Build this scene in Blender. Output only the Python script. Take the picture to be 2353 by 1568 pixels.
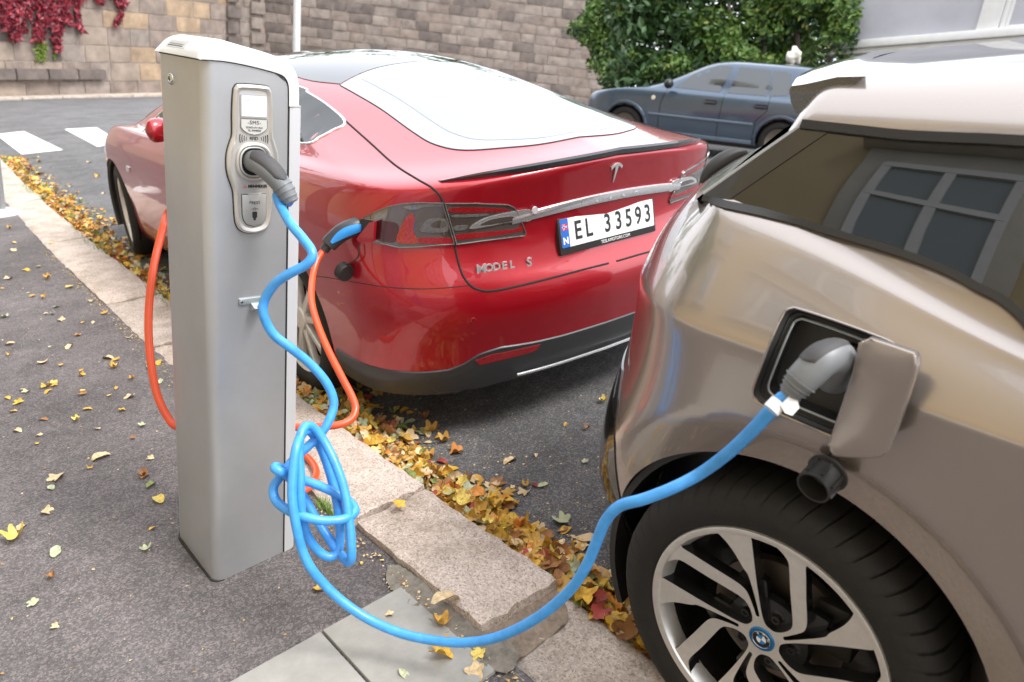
import bpy, bmesh, math, random
import numpy as np
from mathutils import Vector, Matrix
from mathutils.bvhtree import BVHTree
from mathutils.geometry import delaunay_2d_cdt
for o in list(bpy.data.objects): bpy.data.objects.remove(o)
SC=bpy.context.scene; COL=SC.collection
# ---------------------------------------------------------------- camera
W,HH,FPX=2353.,1568.,1753.2
YAW,PIT,ROL=math.radians(40.84),math.radians(22.1),math.radians(-1.61)
CAM=np.array([-1.2094,0,1.5301])
fw=np.array([math.sin(YAW)*math.cos(PIT),math.cos(YAW)*math.cos(PIT),-math.sin(PIT)])
_r=np.array([math.cos(YAW),-math.sin(YAW),0]); _u=np.cross(_r,fw)
RT=_r*math.cos(ROL)+_u*math.sin(ROL); UP=-_r*math.sin(ROL)+_u*math.cos(ROL)
cd=bpy.data.cameras.new('camera'); cam=bpy.data.objects.new('camera',cd); COL.objects.link(cam)
M=Matrix.Identity(4)
for i in range(3): M[i][0]=RT[i]; M[i][1]=UP[i]; M[i][2]=-fw[i]; M[i][3]=CAM[i]
cam.matrix_world=M; cd.sensor_width=36; cd.lens=FPX/W*36; cd.clip_start=.05; cd.clip_end=400
cd.dof.use_dof=True; cd.dof.focus_distance=2.25; cd.dof.aperture_fstop=4.0
SC.camera=cam
# ---------------------------------------------------------------- sky, sun, exposure (bright overcast)
SUN_EL,SUN_ROT=math.radians(52),math.radians(150)
wd=bpy.data.worlds.new('World'); SC.world=wd; wd.use_nodes=True
nt=wd.node_tree; nt.nodes.clear()
sky=nt.nodes.new('ShaderNodeTexSky'); sky.sky_type='NISHITA'; sky.sun_disc=False
sky.sun_elevation=SUN_EL; sky.sun_rotation=SUN_ROT; sky.dust_density=4; sky.air_density=1.2
hs=nt.nodes.new('ShaderNodeHueSaturation'); hs.inputs['Saturation'].default_value=.18
mixw=nt.nodes.new('ShaderNodeMix'); mixw.data_type='RGBA'; mixw.inputs[0].default_value=.72
mixw.inputs[7].default_value=(10.4,10.9,11.8,1)
bg=nt.nodes.new('ShaderNodeBackground'); bg.inputs[1].default_value=.105
wo=nt.nodes.new('ShaderNodeOutputWorld')
nt.links.new(sky.outputs[0],hs.inputs['Color']); nt.links.new(hs.outputs[0],mixw.inputs[6])
nt.links.new(mixw.outputs[2],bg.inputs[0]); nt.links.new(bg.outputs[0],wo.inputs[0])
sd=bpy.data.lights.new('sun','SUN'); sd.energy=1.3; sd.angle=math.radians(18); sd.color=(1,.975,.94)
sun=bpy.data.objects.new('sun',sd); COL.objects.link(sun)
sdir=Vector((math.cos(SUN_EL)*math.sin(SUN_ROT),math.cos(SUN_EL)*math.cos(SUN_ROT),math.sin(SUN_EL)))
sun.rotation_euler=sdir.to_track_quat('Z','Y').to_euler()
SC.view_settings.view_transform='Standard'; SC.view_settings.look='None'; SC.view_settings.gamma=1
SC.view_settings.exposure=1.42; SC.view_settings.use_curve_mapping=False
SC.render.resolution_x=1024; SC.render.resolution_y=682
# ---------------------------------------------------------------- helpers
rnd=random.Random(7)
def ray(x,y): return fw+RT*((x-W/2)/FPX)-UP*((y-HH/2)/FPX)
def at(x,y,d): return CAM+ray(x,y)*d                      # image point at a depth
def hit(x,y,n,p): d=ray(x,y); n=np.asarray(n,float); return CAM+d*((n@(np.asarray(p,float)-CAM))/(n@d))
def depth(p): return float((np.asarray(p,float)-CAM)@fw)
def gz(x,y,z=0.): return hit(x,y,(0,0,1),(0,0,z))
def unit(v): v=np.asarray(v,float); return v/np.linalg.norm(v)
GV=unit((.13,-.058,.99))                                   # plumb line (the street has a cross fall)
def frame(o,x,z):
    z=unit(z); x=np.asarray(x,float); x=unit(x-(x@z)*z); y=np.cross(z,x); o=np.asarray(o,float)
    return lambda a,b,c:o+x*a+y*b+z*c
def mk(name,vs,fs,mat=None,parent=None,smooth=True,sharp=None,loc=None):
    me=bpy.data.meshes.new(name); me.from_pydata([tuple(map(float,v)) for v in vs],[],[tuple(int(i) for i in f) for f in fs]); me.update()
    if smooth and len(me.polygons):
        me.polygons.foreach_set('use_smooth',[True]*len(me.polygons))
        if sharp: me.set_sharp_from_angle(angle=math.radians(sharp))
    if mat: me.materials.append(mat)
    return link(name,me,parent)
def link(name,me,parent=None):
    o=bpy.data.objects.new(name,me); COL.objects.link(o)
    if parent is not None: attach(o,parent)
    return o
BASE={}
def basem(o):
    if o.name in BASE: return BASE[o.name]
    return Matrix.Identity(4)
def attach(o,parent):
    o.parent=parent; o.matrix_parent_inverse=basem(parent).inverted()
def tag(o,label=None,cat=None,group=None,kind=None):
    if label: o['label']=label
    if cat: o['category']=cat
    if group: o['group']=group
    if kind: o['kind']=kind
    return o
def thing(name,label,cat,loc=(0,0,0),group=None):
    o=bpy.data.objects.new(name,None); COL.objects.link(o); o.location=tuple(map(float,loc)); o.empty_display_size=.1
    BASE[o.name]=Matrix.Translation(Vector(tuple(map(float,loc))))
    return tag(o,label,cat,group)
def fixn(vs,fs):
    bm=bmesh.new(); V=[bm.verts.new(tuple(map(float,v))) for v in vs]
    for f in fs:
        try: bm.faces.new([V[i] for i in f])
        except ValueError: pass
    bmesh.ops.remove_doubles(bm,verts=bm.verts,dist=1e-6); bmesh.ops.recalc_face_normals(bm,faces=bm.faces)
    bm.verts.index_update(); a=[tuple(v.co) for v in bm.verts]; b=[[v.index for v in f.verts] for f in bm.faces]; bm.free(); return a,b
def box(name,F,a0,a1,b0,b1,c0,c1,mat,parent=None,bev=0,seg=2,rough=0,cuts=0,seed=0):
    bm=bmesh.new()
    V=[bm.verts.new(tuple(F(a,b,c))) for c in(c0,c1) for b in(b0,b1) for a in(a0,a1)]
    for q in((0,2,3,1),(4,5,7,6),(0,1,5,4),(2,6,7,3),(0,4,6,2),(1,3,7,5)): bm.faces.new([V[i] for i in q])
    bmesh.ops.recalc_face_normals(bm,faces=bm.faces)
    if cuts: bmesh.ops.subdivide_edges(bm,edges=bm.edges,cuts=cuts,use_grid_fill=True)
    if bev: bmesh.ops.bevel(bm,geom=[e for e in bm.edges if len(e.link_faces)==2 and e.calc_face_angle()>.3],offset=bev,segments=seg,profile=.5,affect='EDGES')
    if rough:
        R=random.Random(seed)
        for v in bm.verts: v.co+=Vector((R.uniform(-1,1),R.uniform(-1,1),R.uniform(-1,1)))*rough
    me=bpy.data.meshes.new(name); bm.to_mesh(me); bm.free()
    me.polygons.foreach_set('use_smooth',[True]*len(me.polygons)); me.set_sharp_from_angle(angle=math.radians(40))
    if mat: me.materials.append(mat)
    return link(name,me,parent)
ID=lambda a,b,c:np.array([a,b,c],float)
def crom(P,n=8,closed=False):
    P=[np.asarray(p,float) for p in P]; out=[]; N=len(P); rng=range(N if closed else N-1)
    for i in rng:
        if closed: p0,p1,p2,p3=P[(i-1)%N],P[i],P[(i+1)%N],P[(i+2)%N]
        else: p0,p1,p2,p3=P[max(i-1,0)],P[i],P[i+1],P[min(i+2,N-1)]
        for k in range(n):
            t=k/n; out.append(.5*((2*p1)+(p2-p0)*t+(2*p0-5*p1+4*p2-p3)*t*t+(3*p1-p0-3*p2+p3)*t**3))
    if not closed: out.append(P[-1])
    return out
def tube(name,pts,rad,mat,parent=None,n=10,closed=False):
    pts=[np.asarray(p,float) for p in pts]; N=len(pts); vs=[];fs=[]; R=rad if hasattr(rad,'__len__') else [rad]*N
    T=[unit(pts[(i+1)%N if closed else min(i+1,N-1)]-pts[(i-1)%N if closed else max(i-1,0)]) for i in range(N)]
    nv=unit(np.cross(T[0],(0.3,.5,.8))); 
    for i in range(N):
        nv=unit(nv-(nv@T[i])*T[i]); b=np.cross(T[i],nv)
        for k in range(n):
            a=2*math.pi*k/n; vs.append(pts[i]+(nv*math.cos(a)+b*math.sin(a))*R[i])
    for i in range(N if closed else N-1):
        j=(i+1)%N
        for k in range(n): fs.append((i*n+k,i*n+(k+1)%n,j*n+(k+1)%n,j*n+k))
    if not closed: fs.append(tuple(range(n))[::-1]); fs.append(tuple((N-1)*n+k for k in range(n)))
    return mk(name,vs,fs,mat,parent,sharp=50)
def lathe(name,prof,F,mat,parent=None,n=48,sharp=35,wob=None):
    """prof: (r,h) list; F(x,y,h) frame, axis along third"""
    vs=[];fs=[];m=len(prof)
    for k in range(n):
        a=2*math.pi*k/n
        for (r_,h) in prof: vs.append(F(r_*math.cos(a),r_*math.sin(a),h))
    for k in range(n):
        k2=(k+1)%n
        for i in range(m-1): fs.append((k*m+i,k2*m+i,k2*m+i+1,k*m+i+1))
    vs,fs=fixn(vs,fs); return mk(name,vs,fs,mat,parent,sharp=sharp)
def prism(name,poly,F,h0,h1,mat,parent=None,bev=0,sharp=35,seg=2,topmat=None):
    """2D polygon (a,b) extruded h0..h1 in frame F(a,b,h)"""
    bm=bmesh.new(); lo=[bm.verts.new(tuple(F(a,b,h0))) for a,b in poly]; hi=[bm.verts.new(tuple(F(a,b,h1))) for a,b in poly]; n=len(poly)
    bm.faces.new(lo[::-1]); top=bm.faces.new(hi)
    for i in range(n): bm.faces.new((lo[i],lo[(i+1)%n],hi[(i+1)%n],hi[i]))
    bmesh.ops.recalc_face_normals(bm,faces=bm.faces)
    if bev: bmesh.ops.bevel(bm,geom=list(top.edges),offset=bev,segments=seg,profile=.5,affect='EDGES')
    bmesh.ops.triangulate(bm,faces=[f for f in bm.faces if len(f.verts)>4])
    me=bpy.data.meshes.new(name); bm.to_mesh(me); bm.free()
    me.polygons.foreach_set('use_smooth',[True]*len(me.polygons)); me.set_sharp_from_angle(angle=math.radians(sharp))
    me.materials.append(mat)
    return link(name,me,parent)
def rrect(a0,a1,b0,b1,r,n=5):
    out=[]
    for cx,cy,s in((a1-r,b1-r,0),(a0+r,b1-r,90),(a0+r,b0+r,180),(a1-r,b0+r,270)):
        for k in range(n+1): t=math.radians(s+90*k/n); out.append((cx+r*math.cos(t),cy+r*math.sin(t)))
    return out
FONT=bpy.data.fonts.load('<builtin>') if '<builtin>' in bpy.data.fonts else None
def text(name,body,F,a,b,h,size,mat,parent,align='CENTER',depth_=.0006,shear=0,sx=1.,space=1.,bold=0):
    cu=bpy.data.curves.new('t','FONT'); cu.body=body; cu.size=size; cu.align_x=align; cu.align_y='CENTER'; cu.extrude=depth_; cu.shear=shear; cu.space_character=space; cu.offset=bold; cu.resolution_u=3
    o=bpy.data.objects.new('t',cu); COL.objects.link(o)
    me=bpy.data.meshes.new_from_object(o.evaluated_get(bpy.context.evaluated_depsgraph_get()))
    bpy.data.objects.remove(o); bpy.data.curves.remove(cu)
    for v in me.vertices: v.co=Vector(tuple(F(a+v.co.x*sx,b+v.co.y,h+v.co.z)))
    me.materials.clear(); me.materials.append(mat); me.name=name
    return link(name,me,parent)
# ---------------------------------------------------------------- materials
def pm(name,col,rough=.5,metal=0,coat=0,spec=.5,ior=None,var=None,bump=None,bscale=80,emit=None,coatr=.03,detail=6,trans=0,sub=None):
    """procedural principled material; var=(scale,amount) colour noise, bump=strength"""
    m=bpy.data.materials.new(name); m.use_nodes=True; t=m.node_tree; b=t.nodes['Principled BSDF']; I=b.inputs
    I['Base Color'].default_value=(*col,1); I['Roughness'].default_value=rough; I['Metallic'].default_value=metal
    I['Coat Weight'].default_value=coat; I['Coat Roughness'].default_value=coatr; I['Specular IOR Level'].default_value=spec
    if ior: I['IOR'].default_value=ior
    if trans: I['Transmission Weight'].default_value=trans
    if emit: I['Emission Color'].default_value=(*emit[0],1); I['Emission Strength'].default_value=emit[1]
    tc=t.nodes.new('ShaderNodeTexCoord')
    if var:
        n=t.nodes.new('ShaderNodeTexNoise'); n.inputs['Scale'].default_value=var[0]; n.inputs['Detail'].default_value=detail; n.inputs['Roughness'].default_value=.65
        t.links.new(tc.outputs['Object'],n.inputs['Vector'])
        cr=t.nodes.new('ShaderNodeValToRGB'); a=var[1]
        cr.color_ramp.elements[0].position=.3; cr.color_ramp.elements[1].position=.7
        c2=var[2] if len(var)>2 else tuple(c*(1+a) for c in col)
        cr.color_ramp.elements[0].color=(*[c*(1-a) for c in col],1); cr.color_ramp.elements[1].color=(*c2,1)
        t.links.new(n.outputs['Fac'],cr.inputs['Fac']); t.links.new(cr.outputs['Color'],I['Base Color'])
    if bump:
        n=t.nodes.new('ShaderNodeTexNoise'); n.inputs['Scale'].default_value=bscale; n.inputs['Detail'].default_value=4
        t.links.new(tc.outputs['Object'],n.inputs['Vector'])
        bp=t.nodes.new('ShaderNodeBump'); bp.inputs['Strength'].default_value=bump; bp.inputs['Distance'].default_value=.003
        t.links.new(n.outputs['Fac'],bp.inputs['Height']); t.links.new(bp.outputs['Normal'],I['Normal'])
    return m
def asphalt(name,c0,c1,c2,scale):
    m=bpy.data.materials.new(name); m.use_nodes=True; t=m.node_tree; b=t.nodes['Principled BSDF']; L=t.links.new
    tc=t.nodes.new('ShaderNodeTexCoord')
    def N(ty,**k):
        n=t.nodes.new(ty)
        for a,v in k.items(): n.inputs[a].default_value=v
        return n
    vo=N('ShaderNodeTexVoronoi',Scale=scale,Randomness=1); L(tc.outputs['Object'],vo.inputs['Vector'])
    sep=N('ShaderNodeSeparateColor'); L(vo.outputs['Color'],sep.inputs[0])
    cr=N('ShaderNodeValToRGB'); L(sep.outputs[0],cr.inputs['Fac']); e=cr.color_ramp.elements
    e[0].position=0; e[0].color=(*c0,1); e[1].position=.93; e[1].color=(*c2,1); x=e.new(.6); x.color=(*c1,1); 
    no=N('ShaderNodeTexNoise',Scale=1.3,Detail=7,Roughness=.7); L(tc.outputs['Object'],no.inputs['Vector'])
    mr=N('ShaderNodeMapRange'); mr.inputs[1].default_value=.3; mr.inputs[2].default_value=.7; mr.inputs[3].default_value=.66; mr.inputs[4].default_value=1.3; L(no.outputs['Fac'],mr.inputs[0])
    n9=N('ShaderNodeTexNoise',Scale=11,Detail=5,Roughness=.75); L(tc.outputs['Object'],n9.inputs['Vector'])
    m9=N('ShaderNodeMapRange'); m9.inputs[1].default_value=.35; m9.inputs[2].default_value=.65; m9.inputs[3].default_value=.82; m9.inputs[4].default_value=1.12; L(n9.outputs['Fac'],m9.inputs[0])
    mm=N('ShaderNodeMath'); mm.operation='MULTIPLY'; L(mr.outputs[0],mm.inputs[0]); L(m9.outputs[0],mm.inputs[1])
    mx=N('ShaderNodeVectorMath'); mx.operation='SCALE'; L(cr.outputs[0],mx.inputs[0]); L(mm.outputs[0],mx.inputs['Scale'])
    L(mx.outputs[0],b.inputs['Base Color']); b.inputs['Roughness'].default_value=.85; b.inputs['Specular IOR Level'].default_value=.35
    v2=N('ShaderNodeTexVoronoi',Scale=scale*.8); v2.feature='DISTANCE_TO_EDGE'; L(tc.outputs['Object'],v2.inputs['Vector'])
    n2=N('ShaderNodeTexNoise',Scale=scale*2.2,Detail=3); L(tc.outputs['Object'],n2.inputs['Vector'])
    ad=N('ShaderNodeMath'); ad.operation='ADD'; L(v2.outputs['Distance'],ad.inputs[0]); L(n2.outputs['Fac'],ad.inputs[1])
    bp=N('ShaderNodeBump',Strength=.8,Distance=.006); L(ad.outputs[0],bp.inputs['Height']); L(bp.outputs[0],b.inputs['Normal'])
    return m
def granite(name,base):
    m=bpy.data.materials.new(name); m.use_nodes=True; t=m.node_tree; b=t.nodes['Principled BSDF']; L=t.links.new
    tc=t.nodes.new('ShaderNodeTexCoord')
    def N(ty,**k):
        n=t.nodes.new(ty)
        for a,v in k.items(): n.inputs[a].default_value=v
        return n
    vo=N('ShaderNodeTexVoronoi',Scale=210); L(tc.outputs['Object'],vo.inputs['Vector'])
    sep=N('ShaderNodeSeparateColor'); L(vo.outputs['Color'],sep.inputs[0])
    cr=N('ShaderNodeValToRGB'); L(sep.outputs[1],cr.inputs['Fac']); e=cr.color_ramp.elements
    e[0].position=0; e[0].color=(.26,.21,.18,1); e[1].position=1; e[1].color=(*[min(1,c*1.25) for c in base],1)
    x=e.new(.14); x.color=(*[c*.8 for c in base],1); x=e.new(.6); x.color=(*base,1)
    no=N('ShaderNodeTexNoise',Scale=5,Detail=8,Roughness=.7); L(tc.outputs['Object'],no.inputs['Vector'])
    c2=N('ShaderNodeValToRGB'); L(no.outputs['Fac'],c2.inputs['Fac']); f=c2.color_ramp.elements
    f[0].position=.32; f[0].color=(.62,.58,.5,1); f[1].position=.6; f[1].color=(1.08,1.04,1,1)
    mx=N('ShaderNodeMix'); mx.data_type='RGBA'; mx.blend_type='MULTIPLY'; mx.inputs[0].default_value=1; L(cr.outputs[0],mx.inputs[6]); L(c2.outputs[0],mx.inputs[7])
    L(mx.outputs[2],b.inputs['Base Color']); b.inputs['Roughness'].default_value=.8
    n2=N('ShaderNodeTexNoise',Scale=55,Detail=6); L(tc.outputs['Object'],n2.inputs['Vector'])
    bp=N('ShaderNodeBump',Strength=.55,Distance=.01); L(n2.outputs['Fac'],bp.inputs['Height']); L(bp.outputs[0],b.inputs['Normal'])
    return m
def decal_cdt(poly,step):
    """triangulate a closed 2D outline with interior grid points"""
    P=[Vector((float(a),float(b))) for a,b in poly]; n=len(P)
    xs=[p.x for p in P]; ys=[p.y for p in P]; pts=list(P)
    def inside(x,y):
        c=False; j=n-1
        for i in range(n):
            if (P[i].y>y)!=(P[j].y>y) and x<(P[j].x-P[i].x)*(y-P[i].y)/(P[j].y-P[i].y)+P[i].x: c=not c
            j=i
        return c
    A=np.array([(p.x,p.y) for p in P])
    y=min(ys)+step*.5; k=0
    while y<max(ys):
        x=min(xs)+step*(.25 if k%2 else .75)
        while x<max(xs):
            if inside(x,y) and np.min(np.hypot(A[:,0]-x,A[:,1]-y))>step*.45: pts.append(Vector((x,y)))
            x+=step
        y+=step*.87; k+=1
    r=delaunay_2d_cdt(pts,[(i,(i+1)%n) for i in range(n)],[list(range(n))],1,1e-9)
    return [(v.x,v.y) for v in r[0]],[list(f) for f in r[2]]
def resample(poly,step,closed=True):
    P=[np.asarray(p,float) for p in poly]; out=[]; N=len(P)
    for i in range(N if closed else N-1):
        a,b=P[i],P[(i+1)%N]; k=max(1,int(np.linalg.norm(b-a)/step))
        out+= [a+(b-a)*j/k for j in range(k)]
    if not closed: out.append(P[-1])
    return out
class Skin:
    """ray casting onto a finished body surface, to lay panels, glass and seams on it"""
    def __init__(s,vs,fs): s.b=BVHTree.FromPolygons([Vector(tuple(v)) for v in vs],fs)
    def cast(s,o,d):
        d=Vector(tuple(map(float,d))).normalized(); o=Vector(tuple(map(float,o)))
        l,n,i,t=s.b.ray_cast(o,d)
        if l is None: l,n,i,t=s.b.find_nearest(o+d*float(((l or Vector((0,0,0)))-o).length if l else 2.))
        if n.dot(d)>0: n=-n
        return np.array(l),np.array(n)
    def hits(s,o,d): return s.b.ray_cast(Vector(tuple(map(float,o))),Vector(tuple(map(float,d))).normalized())[0] is not None
    def out(s,o,d): p,n=s.cast(o,d); return p,-n          # cast from inside, normal outwards
    def px(s,x,y): return s.cast(CAM,ray(x,y))
    def near(s,p):
        l,n,i,t=s.b.find_nearest(Vector(tuple(map(float,p)))); return np.array(l),np.array(n)
def panel(name,poly,mapf,off,thick,mat,parent,step,mirror=None,smooth=True):
    """thin plate over the 2D outline poly, mapf(u,v)->(point,normal); lies off above the skin"""
    P2,fs=decal_cdt(poly,step); q=[mapf(a,b) for a,b in P2]
    top=[p+n*off for p,n in q]; n=len(P2)
    cnt={}
    for f in fs:
        for i in range(len(f)):
            e=(f[i],f[(i+1)%len(f)]); cnt[tuple(sorted(e))]=cnt.get(tuple(sorted(e)),[])+[e]
    bot={}; vs=list(top); F=[list(f) for f in fs]
    for k,v in cnt.items():
        if len(v)==1:
            a,b=v[0]
            for i in(a,b):
                if i not in bot: bot[i]=len(vs); vs.append(q[i][0]+q[i][1]*(off-thick))
            F.append([b,a,bot[a],bot[b]])
    if len(fs):
        f=fs[0]; c=np.cross(top[f[1]]-top[f[0]],top[f[2]]-top[f[0]])
        if c@q[f[0]][1]<0: F=[g[::-1] for g in F]
    out=[mk(name,vs,F,mat,parent,smooth=smooth,sharp=50)]
    if mirror: out.append(mk(name,[mirror(v) for v in vs],[g[::-1] for g in F],mat,parent,smooth=smooth,sharp=50))
    return out
# ================================================================ setting: road, kerb, pavement
def kx(y): return .0034*max(y,0)**2
def zg(x,y=0):
    t=max(0.,x-2.2); return -.075*(t-1.2*(1-math.exp(-t/1.2)))
M_road=asphalt('road asphalt',(.092,.09,.093),(.125,.122,.125),(.24,.23,.22),200)
M_pave=asphalt('pavement asphalt',(.103,.092,.092),(.15,.135,.135),(.24,.21,.2),200)
M_gran=granite('pink granite',(.49,.42,.375)); M_gran2=granite('grey granite',(.46,.40,.36))
M_conc=pm('concrete slab',(.30,.29,.265),.85,var=(14,.12),bump=.25,bscale=220)
M_paint=pm('road paint',(.8,.8,.79),.7,var=(20,.06),bump=.2,bscale=120)
M_dirt=pm('gutter grit',(.13,.11,.085),.95,var=(60,.5),bump=.9,bscale=300)
def sheet(name,xs,ys,zf,mat):
    vs=[(x,y,zf(x,y)) for y in ys for x in xs]; n=len(xs)
    fs=[(j*n+i,j*n+i+1,(j+1)*n+i+1,(j+1)*n+i) for j in range(len(ys)-1) for i in range(n-1)]
    return tag(mk(name,vs,fs,mat),kind='structure')
xs=list(np.concatenate([np.linspace(-60,-6,6),np.linspace(-4,12,33),np.linspace(14,90,20)])); ys=list(np.linspace(-60,100,33))
road=sheet('road',xs,ys,lambda x,y:zg(x),M_road)
# zebra bars, seen 14 to 17 m up the road
for c in [((0-10,309),(55,302),(145,345),(50,355)),((148,297),(222,292),(275,325),(225,338)),((284,289),(330,284),(420,308),(382,316))]:
    P=[gz(a,b,zg(2)+.004) for a,b in c]
    o=mk('zebra_bar',[(p[0],p[1],zg(p[0])+.005) for p in P],[(0,1,2,3)],M_paint,road)
# pavement sheet with a granite kerb
ys=list(np.concatenate([np.linspace(-25,0,8),np.linspace(.5,14,28),np.linspace(16,30,5)]))
vs=[];fs=[]
for y in ys: vs+=[(-9,y,.094),(-4.5,y,.094),(-2,y,.094),(kx(y)-.29,y,.094),(kx(y)-.29,y,-.1)]
for j in range(len(ys)-1):
    for i in range(4): fs.append((j*5+i,j*5+i+1,j*5+5+i+1,j*5+5+i))
pave=tag(mk('pavement',vs,fs,M_pave,smooth=False),kind='structure')
kerb=tag(mk('kerb',[(kx(y)+dx,y,z) for y in ys for dx,z in((-.28,-.02),(-.02,-.02))],[(2*j,2*j+1,2*j+3,2*j+2) for j in range(len(ys)-1)],M_dirt),kind='structure')
def kerbstone(y0,y1,w=.3,dx=0,top=.1,tilt=0,twist=0,seed=0,mat=None,sink=0):
    """rough-hewn granite block, hand-dressed edges"""
    R=random.Random(seed); nx,ny,nz=7,max(6,int((y1-y0)/.06)),3
    bm=bmesh.new(); G={}
    def pt(i,j,k):
        a=i/nx; b=j/ny; c=k/nz; y=y0+(y1-y0)*b
        x=kx(y)+dx-w+w*a+twist*(b-.5); z=-.12+(top+.12)*c
        ex=min(a,1-a)*w; ey=min(b,1-b)*(y1-y0)
        if k==nz:
            e=min(ex,ey); z-= .007*max(0,1-e/.014)**2
            z+=tilt*(b-.5)+R.uniform(-1,1)*.003
            if e<.001: z-=R.uniform(0,.003)
        if i in(0,nx): x+=R.uniform(-.005,.003)*(1 if k==nz else .4)
        if j in(0,ny): y+=R.uniform(-.008,.008)
        return (x,y,z)
    for i in range(nx+1):
        for j in range(ny+1):
            for k in range(nz+1):
                if i in(0,nx) or j in(0,ny) or k==nz: G[i,j,k]=bm.verts.new(pt(i,j,k))
    for i in range(nx):
        for j in range(ny): bm.faces.new([G[i,j,nz],G[i+1,j,nz],G[i+1,j+1,nz],G[i,j+1,nz]])
    for k in range(nz):
        for i in range(nx):
            for j in(0,ny): bm.faces.new([G[i,j,k],G[i+1,j,k],G[i+1,j,k+1],G[i,j,k+1]])
        for j in range(ny):
            for i in(0,nx): bm.faces.new([G[i,j,k],G[i,j+1,k],G[i,j+1,k+1],G[i,j,k+1]])
    bmesh.ops.recalc_face_normals(bm,faces=bm.faces); bmesh.ops.subdivide_edges(bm,edges=bm.edges,cuts=1,use_grid_fill=True,smooth=.35)
    for v in bm.verts: v.co+=Vector((R.uniform(-1,1),R.uniform(-1,1),R.uniform(-1,1)))*.0018
    me=bpy.data.meshes.new('kerb_stone'); bm.to_mesh(me); bm.free(); me.polygons.foreach_set('use_smooth',[True]*len(me.polygons)); me.set_sharp_from_angle(angle=math.radians(42))
    me.materials.append(mat or M_gran); return link('kerb_stone',me,kerb)
kerbstone(-1.4,-.2,seed=5); kerbstone(-.17,1.205,.27,dx=.012,top=.055,seed=4,tilt=.01,mat=M_gran2)
kerbstone(1.225,1.855,.265,dx=-.018,top=.124,seed=2,tilt=-.012)
kerbstone(1.885,2.9,.30,dx=-.005,top=.115,seed=3)
y=2.925; k=0
while y<14:
    L=rnd.uniform(.85,1.25); kerbstone(y,y+L-.02,.3,top=.105+rnd.uniform(-.008,.01),seed=20+k,mat=rnd.choice([M_gran,M_gran2])); y+=L; k+=1
# concrete slab strip set in the pavement
S0=-.335
for i,(a,b) in enumerate([(-.578,S0),(-1.0,-.584),(-1.42,-1.006),(-1.84,-1.426)]):
    box('paving_slab',ID,a,b,1.105,1.515,.02,.104-.0015*i,M_conc,pave,bev=.004,seg=2)
# weathered mortar and grit bed between slabs, asphalt and kerb
def blob(name,poly,z,mat,parent,h=.004,seed=1):
    R=random.Random(seed); P,f=decal_cdt(resample(crom(poly,4,True),.012),.015)
    return mk(name,[(a,b,z+h*R.uniform(-.2,1)) for a,b in P],f,mat,parent)
M_mort=pm('mossy mortar',(.2,.175,.14),.95,var=(35,.4,(.26,.23,.19)),bump=.8,bscale=160)
blob('mortar_bed',[(-.36,1.53),(-.30,1.62),(-.275,1.5),(-.27,1.25),(-.25,1.14),(-.30,1.08),(-.345,1.12),(-.35,1.3)],.098,M_mort,pave,.008,3)
o_=blob('mortar_bed',[(-.27,1.235),(-.275,1.13),(-.16,1.125),(-.05,1.14),(-.035,1.235)],.062,pm('brown earth',(.26,.2,.15),.95,var=(40,.35),bump=.8,bscale=160),pave,.008,5)
for v in o_.data.vertices: v.co.z+=.035*max(0,(v.co.y-1.15)/.08)
# ================================================================ charging station
M_post=pm('silver powder coat',(.46,.465,.475),.33,metal=.55,var=(3.5,.07),bump=.06,bscale=900)
M_cap=pm('pearl light grey plastic',(.68,.67,.65),.3,coat=.3,bump=.03,bscale=300)
M_trim=pm('white aluminium profile',(.62,.62,.63),.38,metal=.25)
M_bez=pm('silver plastic bezel',(.52,.50,.47),.33,metal=.45)
M_bez2=pm('silver plastic panel',(.45,.44,.42),.38,metal=.4)
M_black=pm('black plastic',(.012,.012,.013),.35); M_ink=pm('black print',(.015,.015,.017),.6)
M_seam=pm('dark joint',(.01,.01,.01),.8); M_rub=pm('black rubber',(.018,.017,.017),.65,bump=.2,bscale=200)
M_steel=pm('polished steel',(.55,.55,.54),.18,metal=1); M_zinc=pm('zinc cast hook',(.42,.46,.47),.35,metal=.6)
M_scr=pm('lit display',(.6,.6,.66),.15,emit=((.72,.73,.85),.12)); M_scrb=pm('lit display button',(.8,.82,1),.15,emit=((.85,.87,1),.32))
M_scrg=pm('display icon',(.42,.42,.47),.3); M_violet=pm('violet backlight',(.3,.28,.9),.3,emit=((.25,.25,.9),.5))
M_orsq=pm('orange print',(.6,.06,.02),.5)
PO=np.array([-.712,1.9,.094]); PF=frame(PO,(1,0,0),GV)      # a right along the face, b depth, c up
st=thing('charging_station','tall silver charging post with slanted pale cap, screen and socket on pavement','charging post',PO)
def PP(a,h,b): return PF(a,-b,h)                              # face coordinates: right, up, proud of face
D,BW,TW=.29,.208,.246
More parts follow.
